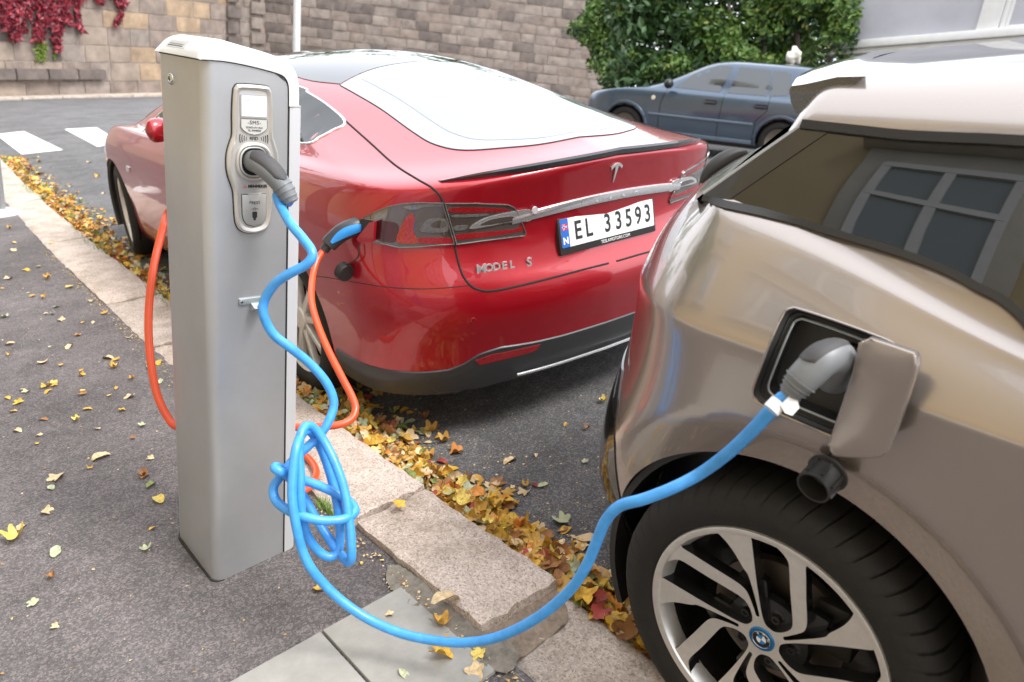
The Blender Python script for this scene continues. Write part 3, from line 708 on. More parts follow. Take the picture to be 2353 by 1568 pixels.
# ---------------------------------------------------------------- wheel
def wheel(root,F,R,rr,tw,detail):
    """F(x,y,h): wheel plane x (along car), y up, h outward"""
    n=600 if detail else 72
    prof=[(rr-.012,-tw+.02),(rr+.004,-tw+.006),(R-.035,-tw-.002),(R-.012,-tw+.012),(R-.003,-tw+.04),(R,-tw/2),(R-.003,-.04),(R-.010,-.014),(R-.026,.002),(R-.05,.010),(rr+.03,.011),(rr+.012,.006),(rr+.004,.0),(rr-.004,-.006)]
    vs=[];fs=[];m=len(prof)
    for k in range(n):
        a=2*math.pi*k/n; g=.007 if detail and k%11==0 else 0.
        for i,(r_,h) in enumerate(prof):
            rr_=r_-(g if 4<=i<=7 else (g*.9 if i==8 else 0)); aa=a+(.02*(i-6) if detail and 3<=i<=9 else 0)
            vs.append(F(rr_*math.cos(aa),rr_*math.sin(aa),h))
    for k in range(n):
        k2=(k+1)%n
        for i in range(m-1): fs.append((k*m+i,k2*m+i,k2*m+i+1,k*m+i+1))
    w=mk('wheel',*fixn(vs,fs),M_tyre,root,sharp=50); w.name='tyre'
    return w
def extr(name,poly,F,h0,h1,mat,side,parent,bev=.002):
    o=prism(name,poly,F,h0,h1,side,parent,bev=0); o.data.materials.append(mat)
    for p in o.data.polygons: pass
    return o
WF0=lambda x,y,h:BF(-x,h,HZ+y)
WF=lambda x,y,h:WF0(x*1.045,y*1.045,h)         # x towards the car's front (right in the picture)
ty=wheel(car2,WF0,.357,.262,.19,True)
WS=lambda x,y,h:BF(-x,2*HALF-h,HZ+y); wheel(car2,WS,.345,.25,.19,False)
rim=lathe('rim_ring',[(.252,-.16),(.252,-.004),(.250,.002),(.244,.003),(.236,.0),(.233,-.006),(.225,-.03),(.222,-.15)],WF,M_rim,car2,n=120); 
lathe('barrel',[(.235,-.012),(.222,-.05),(.212,-.155),(0,-.157)],WF,M_rimb,rim,n=64)
dsc=lathe('brake_disc',[(.0,-.085),(.14,-.085),(.142,-.09),(.142,-.105),(0,-.106)],WF,M_disc,car2,n=64)
box('brake_caliper',lambda a,b,c:WF(.11+a,.05+b,c),-.035,.045,-.06,.06,-.13,-.07,M_mat,dsc,bev=.01)
def pol(r_,a): a=math.radians(a); return (r_*math.cos(a),r_*math.sin(a))
# machined face: a disc with five pairs of windows, gloss black carcass behind
W1=[(.2368,100),(.2376,95.5),(.2372,91.6),(.2321,87.1),(.2215,82.6),(.2067,79.7),(.1584,74),(.1169,63.7),(.0922,52.1),(.0775,47),(.0576,46),(.0415,53),(.0365,68.6),(.041,86.9),(.062,96),(.0959,98.9),(.1401,100),(.184,100.1),(.2246,100.1)]
W2=[(.2284,72.6),(.2365,71.3),(.2385,67),(.2395,61.1),(.2395,53.5),(.2385,49),(.2301,45.4),(.1994,41.3),(.1593,37.4),(.1438,34.6),(.1043,32.6),(.0601,29.6),(.0511,30.5),(.0528,37.2),(.0645,37.8),(.0975,40.2),(.1126,43.3),(.1278,49.8),(.1649,62.6),(.2068,70)]
loops=[]
for k in range(5):
    for Wn in(W1,W2): loops.append([tuple(p) for p in crom([pol(r_,a_-72*k) for r_,a_ in Wn],3,True)])
outer=[pol(.2445,t) for t in np.linspace(0,360,160,endpoint=False)]
P2=[Vector(p) for p in outer]; E2=[(i,(i+1)%160) for i in range(160)]
for L in loops:
    b0=len(P2); P2+=[Vector(p) for p in L]; E2+=[(b0+i,b0+(i+1)%len(L)) for i in range(len(L))]
cd_=delaunay_2d_cdt(P2,E2,[],0,1e-7)
sds=[sdpoly(L) for L in loops]
T2=[f for f in cd_[2] if min(s_(sum(cd_[0][i].x for i in f)/len(f),sum(cd_[0][i].y for i in f)/len(f)) for s_ in sds)>-1e-6]
def dish(x,y): r_=math.hypot(x,y); return -.004-.010*math.cos(min(1,r_/.24)*math.pi/2)
rf_=mk('wheel_face',*fixn([WF(v.x,v.y,dish(v.x,v.y)) for v in cd_[0]],T2),M_rim,rim,smooth=True,sharp=60)
for i,L in enumerate(loops):
    V=[];F_=[];n=len(L)
    for (x,y),h in [(p,0) for p in L]+[(p,-.004) for p in L]+[(p,-.034) for p in L]: V.append(WF(x*(1 if h>-.01 else .97),y*(1 if h>-.01 else .97),dish(x,y)+h))
    for l in range(2):
        for k in range(n): F_.append((l*n+k,l*n+(k+1)%n,(l+1)*n+(k+1)%n,(l+1)*n+k))
    mk('spoke_wall',*fixn(V,F_),M_rimb,rf_,sharp=40)
# black inner webs behind the bent blades
for k in range(5):
    a0=-72*k
    prism('inner_web',[pol(.05,48+a0),pol(.09,50+a0),pol(.13,52+a0),pol(.15,40+a0),pol(.12,24+a0),pol(.06,20+a0)],WF,-.055,-.036,M_rimb,rim,bev=.004)
    c=pol(.056,70+a0); lathe('wheel_bolt',[(0,-.026),(.005,-.026),(.0055,-.022),(.009,-.022),(.010,-.032),(.0165,-.034),(.018,-.05)],lambda x,y,h,c=c:WF(c[0]+x,c[1]+y,h),M_rimb,rim,n=12)
lathe('hub_back',[(.03,-.03),(.085,-.036),(.09,-.05),(.0,-.06)],WF,M_rimb,rim,n=48)
WC=lambda x,y,h:WF(x*.8,y*.8,h-.0125)
cp=lathe('wheel_cap',[(0,.0005),(.0215,.0005),(.024,.002),(.031,.002),(.034,.0),(.0345,-.008)],WC,pm('blue metallic ring',(.01,.16,.42),.25,metal=.5,coat=.5),rim,n=48)
lathe('cap_ring',[(.0225,.0025),(.0235,.0035),(.0245,.0025)],WC,M_steel,cp,n=48)
lathe('cap_disc',[(0,.0012),(.0225,.0012),(.0228,0)],WC,M_black,cp,n=48)
M_blue=pm('emblem blue',(.02,.22,.62),.25,coat=.5); M_white=pm('emblem white',(.8,.8,.8),.25,coat=.5)
for k in range(4): prism('cap_quadrant',[(0,0)]+[pol(.0128,-18+90*k+t) for t in np.linspace(0,90,10)],WC,.0012,.0018,M_blue if k%2 else M_white,cp)
for ch,a in(('B',125),('M',75),('W',22)):
    ca=math.radians(a); cx,cy=.0178*math.cos(ca),.0178*math.sin(ca); rt=ca-math.pi/2
    text('cap_lettering',ch,lambda x,y,h,cx=cx,cy=cy,rt=rt:WC(cx+x*math.cos(rt)-y*math.sin(rt),cy+x*math.sin(rt)+y*math.cos(rt),h),0,0,.0015,.0085,M_white,cp)
lathe('valve',[(0,.0),(.0035,0),(.0035,-.012),(.005,-.012),(.005,-.03)],lambda x,y,h:WF(*(np.array(pol(.205,35))+np.array([x,y])),h-.02),M_steel,rim,n=10)
# ---------------------------------------------------------------- charging recess, flap, hanging cap
R3=[np.array(p) for p in rec]; cen=sum(R3)/len(R3)
vs=[];fs=[];n=len(R3); lv=[(1.0,0.,.002),(.985,-.006,0),(.93,-.010,0),(.90,-.016,0),(.84,-.018,0),(.82,-.05,0)]
for s,dn,_ in lv:
    for p in R3: c=cen+(p-cen)*s; vs.append(BF(c[0],c[1]+dn,c[2]))
for l in range(len(lv)-1):
    for i in range(n): fs.append((l*n+i,l*n+(i+1)%n,(l+1)*n+(i+1)%n,(l+1)*n+i))
fs.append(tuple((len(lv)-1)*n+i for i in range(n)))
port=mk('charge_port',*fixn(vs,fs),M_mat,car2,sharp=30)
def at_rec(s,dn): return [BF(*(cen+(p-cen)*s+np.array([0,dn,0]))) for p in R3]
tube('port_edge',at_rec(1.003,.0005),.0022,M_bpaint,port,n=6,closed=True)
tube('port_seal',at_rec(.80,-.012),.0022,M_zinc,port,n=6,closed=True)
tube('port_gasket',at_rec(.90,-.010),.0016,M_black,port,n=5,closed=True)
def onpl(x,y,nn): return w2b(hit(x,y,bn,BF(0,nn,0)))
pc=onpl(1948,842,-.03)
sock2=lathe('port_socket',[(.016,-.01),(.033,-.01),(.036,.0),(.039,0),(.040,-.02)],lambda x,y,h:BF(pc[0]-x,pc[1]+h,pc[2]+y),M_black,port,n=36)
for x,y,w,h in((1815,828,.016,.045),):
    c=onpl(x,y,-.04); box('port_latch',lambda a,b,cc:BF(c[0]-a,c[1]+b,c[2]+cc),-.008,.008,-.005,.01,-.022,.022,M_black,port,bev=.002)
c=onpl(1915,900,-.03); box('port_label',lambda a,b,cc:BF(c[0]-a,c[1]+b,c[2]+cc),-.028,.03,0,.003,-.022,.0,pm('grey label',(.07,.07,.07),.4),port)
box('port_label_line',lambda a,b,cc:BF(c[0]-a,c[1]+b,c[2]+cc),-.012,.03,.003,.004,.001,.004,M_zinc,port)
# flap, swung out past its hinge
fp=D31([(862,324),(890,326),(1165,418),(1196,440),(1208,480),(1194,600),(1015,1110),(980,1165),(940,1190),(840,1197),(640,1187),(596,1168),(573,1115),(580,1045),(795,400),(818,345)])
FN=unit(bn+bq*.10); P0=BF(-.04,.085,.95)
fl3=[hit(x,y,FN,P0) for x,y in crom(fp,4,True)]; fcn=sum(fl3)/len(fl3); fx=unit(np.cross(FN,(0,0,1))); fz=np.cross(fx,FN)
FF=lambda a,b,h:fcn+fx*a+fz*b+FN*h
poly=[((p-fcn)@fx,(p-fcn)@fz) for p in fl3]
flap2=prism('charge_flap',[tuple(p) for p in resample(poly,.008)],FF,-.013,.0,M_bpaint,car2,bev=.004,seg=3)
prism('flap_back',[(a*.9,b*.93) for a,b in resample(poly,.01)],FF,-.03,-.0135,M_mat,flap2)
hq=w2b(fcn); tube('flap_hinge',[BF(hq[0]-.02,-.02,hq[2]+.03),BF(hq[0]-.03,.05,hq[2]+.03),fcn-FN*.02],.01,M_mat,flap2)
# hanging socket cover
cc=onpl(1884,1105,.075)
ax=unit(bn*.85-bq*-.1+np.array([0,0,-.22])+(-bq)*-.35*0)
HFx=unit(np.cross((0,0,1),ax)); HFy=np.cross(ax,HFx)
HFm=lambda x,y,h:BF(*cc)+HFx*x+HFy*y+ax*h
cv=lathe('port_cover',[(.0,-.03),(.032,-.03),(.036,-.026),(.036,-.022),(.029,-.02),(.028,.016),(.030,.018),(.030,.022),(.0265,.022),(.0255,-.015),(0,-.015)],HFm,M_mat,car2,n=40)
for k in range(7):
    a=2*math.pi*k/7+.3; box('cover_rib',lambda x,y,h,a=a:HFm((.0295+x)*math.cos(a)-y*math.sin(a),(.0295+x)*math.sin(a)+y*math.cos(a),h),-.002,.003,-.002,.002,-.02,.012,M_mat,cv)
tube('cover_tether',crom([BF(cc[0]+.0,cc[1]-.03,cc[2]+.035),BF(cc[0]-.005,cc[1]-.035,cc[2]+.07),BF(pc[0]-.02,.0,pc[2]-.06)],6),.003,M_mat,cv,n=6)
# ================================================================ red saloon, seen from behind
TO=np.array([1.05,1.946,0.]); TA=math.radians(3.4); tc_,ts_=math.cos(TA),math.sin(TA)
def TF(x,y,z): return np.array([TO[0]+tc_*x+ts_*y,TO[1]-ts_*x+tc_*y,z])
def w2t(P): d=np.asarray(P)-TO; return np.array([tc_*d[0]-ts_*d[1],ts_*d[0]+tc_*d[1],d[2]])
M_red=pm('deep red metallic paint',(.36,.004,.013),.30,metal=.35,coat=1,coatr=.012,var=(1200,.06))
M_tglass=pm('rear glass',(.10,.11,.12),.02,spec=1,ior=2.4); M_roofg=pm('black glass roof',(.012,.012,.013),.03,spec=.9,ior=1.9,var=(3,.2))
M_chr=pm('bright chrome',(.88,.89,.90),.16,metal=.8); M_smoke=pm('smoked lamp lens',(.07,.055,.05),.05,coat=1,spec=.8,ior=1.7)
M_ldk=pm('dark red lamp insert',(.06,.010,.012),.15,coat=1); M_lred=pm('red lamp insert',(.26,.010,.014),.2,coat=1,var=(120,.35)); M_lamb=pm('orange red lamp insert',(.35,.035,.015),.2,coat=1,var=(160,.4)); M_lwht=pm('clear lamp insert',(.13,.125,.12),.18,coat=1,var=(140,.35))
M_dif=pm('grey diffuser plastic',(.028,.029,.031),.42,coat=.2,var=(200,.1)); M_carb=pm('dark carbon lip',(.03,.035,.04),.22,coat=.8)
M_mark=pm('satin silver badge',(.7,.7,.72),.3,metal=.6)
car1=thing('red_saloon','red saloon car plugged in with an orange cable at its tail lamp','car',TF(0,2.2,0))
#      rear y,z   side x,z   front y,z   L   ex
TR=[(.10,.245,.92,.215,4.98,.20,.5,2.6),(.075,.31,.952,.28,5.08,.28,.5,2.5),(.055,.42,.955,.42,5.13,.40,.5,2.55),(.012,.55,.968,.56,5.15,.52,.5,2.6),(.018,.635,.972,.68,5.14,.60,.5,2.6),(.06,.69,.970,.77,5.12,.64,.48,2.6),
(.088,.80,.962,.85,5.1,.68,.46,2.6),(.060,.93,.948,.92,5.06,.71,.48,2.6),(.03,1.03,.925,.975,5.02,.735,.5,2.5),(.012,1.072,.905,1.01,4.97,.75,.5,2.45),(.022,1.088,.895,1.022,4.9,.77,.5,2.4),(.08,1.098,.875,1.035,4.75,.81,.5,2.35),(.17,1.112,.85,1.046,4.55,.85,.55,2.3),
(.27,1.135,.825,1.065,4.3,.90,.62,2.25),(.60,1.225,.745,1.17,3.85,1.05,.80,2.2),(1.05,1.338,.66,1.292,3.4,1.22,.80,2.25),(1.45,1.405,.60,1.368,3.08,1.34,.66,2.3),(1.72,1.436,.50,1.412,2.85,1.41,.5,2.2),(1.9,1.45,.34,1.443,2.72,1.442,.35,2.),(2.0,1.456,0.,1.458,2.62,1.454,.2,2.)]
TS=[('r',90),('r',80),('r',70),('r',60),('r',50),('r',40),('r',30),('r',20),('r',9),0.,.12,.26,.42,.58,.74,.88,1.,('f',12),('f',30),('f',50),('f',70),('f',90)]
HD=[(0,.0),(.4,.012),(.8,.022),(1.2,.018),(1.6,0),(2.2,-.03),(3,-.05),(3.6,-.055),(4.2,-.05),(5,-.02)]
tv=[];tf=[]
for k,(ry,rz,sx,sz,fy,fz,L,ex) in enumerate(TR):
    Lf=.75 if k<13 else .55
    for s in TS:
        if isinstance(s,tuple):
            t=math.radians(s[1]); kk=2/(ex if s[0]=='r' else 2.3); c=0. if s[1]==90 else math.cos(t)**kk; sn=math.sin(t)**kk
            x=sx*c; w=c**1.6
            if s[0]=='r': y=ry+L*(1-sn); z=rz+(sz-rz)*w
            else: y=fy-Lf*(1-sn); z=fz+(sz-.055*(k<14)-fz)*w
        else:
            a,b=ry+L,fy-Lf; y=a+(b-a)*s; x=sx; z=sz
        if 6<k<14 and not(isinstance(s,tuple) and s[0]=='f'): z+=lerpt(y,HD)*(1 if k>7 else .6)*min(1,(x/max(sx,.01))**2)
        tv.append((-x,y,z))
nT=len(TS)
for i in range(len(TR)-1):
    for k in range(nT-1): tf.append((i*nT+k,i*nT+k+1,(i+1)*nT+k+1,(i+1)*nT+k))
tv,tf=subsurf(tv,tf,3)
def tmir(v): return np.array([-v[0],v[1],v[2]])
def wmir(P): return TF(*tmir(w2t(P)))
V2=[TF(*v) for v in tv]; n=len(V2); tskin=Skin(V2+[TF(*tmir(v)) for v in tv],tf+[[i+n for i in f[::-1]] for f in tf])
WR,WFY=(1.08,.352),(4.25,.352)
for wy,wz in(WR,WFY): tv,tf=cut(tv,tf,lambda v:1. if v[0]>-.5 else math.hypot(v[1]-wy,v[2]-wz)-.385)
V2=[TF(*v) for v in tv]; n=len(V2)
mk('body',*fixn(V2+[TF(*tmir(v)) for v in tv],tf+[[i+n for i in f[::-1]] for f in tf]),M_red,car1,sharp=50)
AX=np.array([0,.95])
def rear_uv(P): p=w2t(P); return (math.atan2(p[0]-AX[0],-(p[1]-AX[1])),p[2])
def rear_map(th,z):
    d=TF(math.sin(th),-math.cos(th),0)-TF(0,0,0)
    for _ in range(10):
        if tskin.hits(TF(AX[0],AX[1],z),d): break
        z+=.006
    return tskin.out(TF(AX[0],AX[1],z),TF(math.sin(th),-math.cos(th),0)-TF(0,0,0))
def px_uv(P): return [rear_uv(tskin.px(x,y)[0]) for x,y in P]
def rpanel(name,px,off,thick,mat,parent=None,step=.03,mirror=True,sm=3):
    P=crom(px,sm,True) if sm else px
    return panel(name,[tuple(p) for p in resample(px_uv(P),.015)],rear_map,off,thick,mat,parent or car1,step,mirror=wmir if mirror else None)
def rline(name,px,rad,mat,mirror=True,sm=6,off=0.,parent=None):
    P=[tskin.px(x,y) for x,y in crom(px,sm)]; P=[p+n_*off for p,n_ in P]
    o=tube(name,P,rad,mat,parent or car1,n=6)
    if mirror: tube(name,[wmir(p) for p in P],rad,mat,parent or car1,n=6)
    return o
def D346(P): return [(x/6.023+827.3,y/6.023+448.1) for x,y in P]       # lamp close-up
# ---- tail lamps in two sections either side of the hatch gap
for nm,o1 in(('tail_lamp',[(45,330),(200,245),(400,165),(620,118),(850,105),(1140,108),(1300,680),(1100,690),(800,718),(540,725),(370,685),(190,655),(195,350)]),('tail_lamp',[(1172,112),(1600,112),(2040,130),(2130,170),(2165,230),(2230,380),(2285,520),(2265,560),(1700,630),(1330,682)])):
    lp=rpanel(nm,D346(o1),.004,.02,M_smoke,sm=0)
    for q,l_ in enumerate(lp):
        mm=None if q==0 else wmir
        ol=[rear_map(*p) for p in resample(px_uv(D346(o1)),.02)]; ol=[p+n_*.006 for p,n_ in ol]; tube('lens_edge',[wmir(p) for p in ol] if q else ol,.0022,M_lwht,l_,n=5,closed=True)
        def sub(name,P,mat,off):
            o=panel(name,[tuple(p) for p in resample(px_uv(crom(D346(P),3,True)),.012)],rear_map,off,.004,mat,l_,.025)[0]
            if q==1:
                for v in o.data.vertices: v.co=Vector(tuple(wmir(np.array(v.co))))
                o.data.flip_normals()
        if len(o1)>11:
            sub('lamp_amber',[(520,655),(560,450),(640,310),(720,250),(760,330),(740,480),(790,600),(820,660)],M_lamb,.0052)
            sub('lamp_red',[(830,590),(1240,590),(1270,665),(860,670)],M_lred,.0052)
            sub('lamp_clear',[(845,505),(870,400),(950,335),(1165,325),(1205,500)],M_lwht,.0055); sub('lamp_core',[(1000,440),(1010,370),(1160,355),(1180,440)],M_smoke,.0062)
            sub('lamp_rim',[(600,165),(850,125),(1120,128),(1140,150),(900,165),(740,205)],M_lwht,.0052)
            sub('lamp_dark',[(230,370),(440,370),(540,430),(500,640),(390,650),(230,610)],M_ldk,.0050)
        else:
            sub('lamp_red',[(1240,180),(1560,165),(1960,185),(2080,220),(1900,235),(1300,240)],M_lred,.0052)
            sub('lamp_red',[(1340,545),(2130,470),(2190,400),(2225,500),(1400,615)],M_lred,.0052)
            sub('lamp_clear',[(1300,275),(1750,255),(1690,290),(1320,305)],M_lwht,.0055)
            sub('lamp_clear',[(1300,430),(1480,415),(1440,480),(1310,485)],M_lwht,.0055)
            sub('lamp_spear',[(1510,462),(1600,380),(1800,290),(2150,215),(2350,200),(2350,350),(2120,360),(1700,440)],M_chr,.0075)
            sub('lamp_spear_core',[(1650,405),(1800,330),(2080,285),(2110,345),(1850,390)],M_smoke,.0086)
# ---- seams
G1=[(795,279),(850,328),(907,379),(960,413),(991,431),(1012,452),(1022,478),(1035,520),(1044,560),(1052,598),(1063,632),(1080,655),(1100,666),(1128,669),(1180,660),(1260,641),(1340,620),(1384,609),(1398,605.5)]
rline('hatch_gap',G1,.0042,M_seam)
rline('bumper_seam',[(1078,656),(1020,662),(960,664),(880,659),(800,646),(745,637),(716,632)],.0016,M_seam)
# ---- rear glass and roof glass, laid out in plan
def plan_map(x,y): return tskin.cast(TF(x,y,2.2),(0,0,-1))
gx=[w2t(tskin.px(x,y)[0]) for x,y in((1250,331),(1175,339),(1070,346),(1000,333),(949,304),(880,254),(820,218),(782,197))]
L_=[(p[0],p[1]) for p in gx]; y0=L_[0][1]-.004; yc=L_[-1][1]
xe=L_[-1][0]
def sym(H): return [tuple(p) for p in H]+[(-p[0],p[1]) for p in H[::-1] if abs(p[0])>1e-4]
gl=crom([(0,y0)]+L_,5)+[np.array(p) for p in crom([(xe,yc),(xe*.5,yc+.07),(0,yc+.09)],6)]
gp=panel('rear_window',resample(sym(gl),.03),plan_map,.0035,.008,M_tglass,car1,.035)[0]
inn_=[(p[0]*.82,(p[1]-.45)*.86+.47) for p in crom([(0,y0)]+L_[:-1]+[(xe*.9,yc-.1)],5)]
iy=[(p[0]*.80,p[1]+.045-.07*max(0,(p[1]-y0)/(yc-y0))) for p in [(0,y0)]+L_]
ix=crom(iy,5)+[np.array(p) for p in crom([iy[-1],(iy[-1][0]*.5,yc+.035),(0,yc+.05)],5)][1:]
panel('rear_window_clear',resample(sym(ix),.03),plan_map,.0046,.003,M_tglass,gp,.035)
gp.data.materials[0]=pm('glass with grey frit',(.20,.215,.23),.06,spec=.9,ior=2.0)
tube('hatch_glass_seal',[sum(plan_map(*p)[:1]) if False else plan_map(*p)[0] for p in resample(sym(gl),.02)],.0035,M_seam,gp,n=5,closed=True)
rf=crom([(xe*.985,yc+.012),(-.545,1.6),(-.54,2.1),(-.545,2.6),(-.56,2.95)],5)+[np.array(p) for p in crom([(-.56,2.95),(-.3,3.08),(0,3.12)],4)]
rf=[np.array(p) for p in crom([(0,yc+.102),(xe*.5,yc+.082),(xe*.985,yc+.012)],5)]+rf[1:]
panel('roof_glass',resample(sym(rf),.04),plan_map,.003,.008,M_roofg,car1,.05)
ws=[np.array(p) for p in crom([(0,3.16),(-.3,3.12),(-.58,3.0)],4)]+[np.array(p) for p in crom([(-.60,3.0),(-.70,3.5),(-.76,3.85),(-.4,4.08),(0,4.15)],5)]
panel('windscreen',resample(sym(ws),.05),plan_map,.003,.008,M_roofg,car1,.07)
# ---- side windows with chrome surround
side_map=lambda y,z:tskin.cast(TF(-1.6,y,z),TF(1,0,0)-TF(0,0,0))
sp=[w2t(tskin.px(x,y)[0]) for x,y in((706,212),(750,240),(793,281),(765,300),(735,316),(706,330))]
sw=[(p[1],p[2]) for p in sp]
swp=sw+[(sw[-1][0]+.35,sw[-1][1]-.02),(2.4,.985),(3.3,.985),(3.55,1.0),(3.2,1.17),(2.85,1.29),(2.4,1.345),(1.9,1.345),(1.5,1.305)]
swl=resample(crom(swp,5,True),.03)
M_sideg=pm('dark side glass',(.012,.014,.012),.03,spec=.5,ior=1.42)
sd_=panel('side_window',[tuple(p) for p in swl],side_map,.003,.006,M_sideg,car1,.05,mirror=wmir)
for q in(0,1):
    P=[side_map(*p)[0] for p in swl]; P=[wmir(p) for p in P] if q else P
    tube('window_chrome',P,.006,M_chr,sd_[q],n=6,closed=True)
# ---- boot lip
SPx=np.linspace(-.70,.70,41); vs=[];fs=[]
for x in SPx:
    P,n_=plan_map(x,.035+.16*abs(x/.7)**2.6); e=abs(x/.7); h=(1-e**6)
    p=w2t(P)
    for dy,dz in((.055,.002),(.0,.012*h+.004),(-.03,.020*h+.004),(-.033,.012*h+.003),(-.02,-.004),(.02,-.006)): vs.append(TF(x,p[1]+dy*(.3+.7*h),p[2]+dz))
m=6
for i in range(40):
    for k in range(m): fs.append((i*m+k,i*m+(k+1)%m,(i+1)*m+(k+1)%m,(i+1)*m+k))
fs+= [tuple(range(m)),tuple(40*m+k for k in range(m))]
mk('boot_lip',*fixn(vs,fs),M_carb,car1,sharp=30)
# ---- chrome bar across the hatch with raised lettering
bar=[(1175,496),(1240,480),(1300,465),(1360,450),(1404,438)]; barb=[(1175,516),(1240,500),(1300,485),(1360,471),(1404,459)]
U=px_uv(bar); Lb=px_uv(barb); zt=U[-1][1]; zb=Lb[-1][1]
ft=np.polyfit([abs(u[0])**2 for u in U],[u[1] for u in U],1); fb_=np.polyfit([abs(u[0])**2 for u in Lb],[u[1] for u in Lb],1)
T0=U[0][0]; tl=[t for t in np.linspace(T0,-T0,64)]
full=[(t,ft[0]*t*t+ft[1]) for t in tl]; fullb=[(t,fb_[0]*t*t+fb_[1]) for t in tl]; zt,zb=ft[1],fb_[1]
vs=[];fs=[];nb=len(full)
for i in range(nb):
    a=np.array(full[i]); b=np.array(fullb[min(i,len(fullb)-1)])
    for t,o in((0,0.),(.05,.007),(.3,.0095),(.7,.009),(.95,.006),(1,0.)):
        q=a*(1-t)+b*t; P,n_=rear_map(*q); vs.append(P+n_*o)
for i in range(nb-1):
    for k in range(5): fs.append((i*6+k,i*6+k+1,(i+1)*6+k+1,(i+1)*6+k))
cb=mk('chrome_bar',*fixn(vs,fs),M_chr,car1,sharp=40)
zmid=(zt+zb)/2
for i,ch in enumerate('TESLA'):
    x=-.150+.075*i; P,n_=rear_map(math.atan2(x,.9),zmid)
    f_=frame(P,TF(1,0,0)-TF(0,0,0),(0,0,1)); text('bar_lettering',ch,lambda a,b,h,f_=f_:f_(a,-h-.0095,b),0,0,0,.030,M_mark,cb,sx=1.15)
P,n_=rear_map(math.atan2(-.385,.9),zmid); lathe('bar_emblem',[(0,.012),(.013,.012),(.015,.008)],(lambda f_:lambda x,y,h:f_(x,-h,y))(frame(P,TF(1,0,0)-TF(0,0,0),(0,0,1))),M_mark,cb,n=24)
# ---- T emblem
P,n_=rear_map(0,1.015); ef=frame(P,TF(1,0,0)-TF(0,0,0),unit(np.array([0,0,1.])-n_*n_[2])); EF=lambda a,b,h:ef(a,-h-.001,b)
prism('boot_emblem',[(-.008,.028),(.0,.030),(.008,.028),(.0045,.0),(.0012,-.042),(-.0012,-.042),(-.0045,.0)],EF,0,.005,M_mark,car1)
ar=[(.045*math.sin(t),.045-.06+.060*math.cos(t)*.9+.0) for t in np.linspace(-.75,.75,13)]; ar2=[(.040*math.sin(t),-.026+.060*math.cos(t)*.9) for t in np.linspace(.75,-.75,13)]
prism('boot_emblem',ar+ar2,EF,0,.005,M_mark,car1)
# ---- plate
PLF=frame(TF(.012,.078,.806),TF(1,0,0)-TF(0,0,0),unit((0,.16,1))); PL=lambda a,b,h:PLF(a,-h,b)
nw=thing  # (plate is a part of the car)
pf=prism('number_plate',rrect(-.268,.268,-.082,.062,.008),PL,-.03,.006,M_mat,car1,bev=.002)
pb=prism('plate_face',rrect(-.258,.258,-.055,.055,.005),PL,.004,.0085,pm('plate white',(.8,.8,.79),.35,coat=.3,var=(40,.03)),pf)
prism('plate_band',rrect(-.258,-.218,-.055,.055,.004),PL,.008,.0092,pm('plate blue',(.015,.12,.48),.4),pf)
text('plate_lettering','N',PL,-.238,-.030,.0095,.036,M_white,pf,bold=.0015)
M_fr=pm('flag red',(.6,.02,.05),.4); M_fb=pm('flag blue',(.02,.06,.35),.4)
prism('plate_flag',[(-.252,.012),(-.224,.012),(-.224,.036),(-.252,.036)],PL,.009,.0096,M_fr,pf)
prism('plate_flag',[(-.252,.021),(-.224,.021),(-.224,.027),(-.252,.027)],PL,.0096,.0099,M_white,pf); prism('plate_flag',[(-.245,.012),(-.239,.012),(-.239,.036),(-.245,.036)],PL,.0096,.0099,M_white,pf)
prism('plate_flag',[(-.252,.0226),(-.224,.0226),(-.224,.0254),(-.252,.0254)],PL,.0099,.0101,M_fb,pf); prism('plate_flag',[(-.2434,.012),(-.2406,.012),(-.2406,.036),(-.2434,.036)],PL,.0099,.0101,M_fb,pf)
for ch,x in zip('EL33593',(-.170,-.113,-.010,.052,.110,.167,.223)): text('plate_lettering',ch,PL,x,-.002,.0085,.100,M_ink,pf,sx=.80,bold=.0022)
text('plate_lettering','TESLAMOTORS.COM',PL,0.03,-.0685,.0062,.0185,M_white,pf,sx=.95)
# ---- model lettering
ms=px_uv([(1095,624),(1190,607),(1208,603)])
for i,ch in enumerate('MODEL S'):
    if ch==' ': continue
    P,n_=tskin.px(1105+i*17.6+(4 if i>5 else 0),618.5-i*2.6); f_=frame(P,np.cross((0,0,1),-n_)*-1 if np.cross((0,0,1),-n_)@(TF(1,0,0)-TF(0,0,0))<0 else np.cross((0,0,1),-n_),(0,0,1))
    text('model_lettering',ch,lambda a,b,h,f_=f_:f_(a,-h-.004,b),0,0,0,.050 if i not in(1,2,3,4) else .041,M_mark,car1,depth_=.002,sx=1.05,bold=.001)
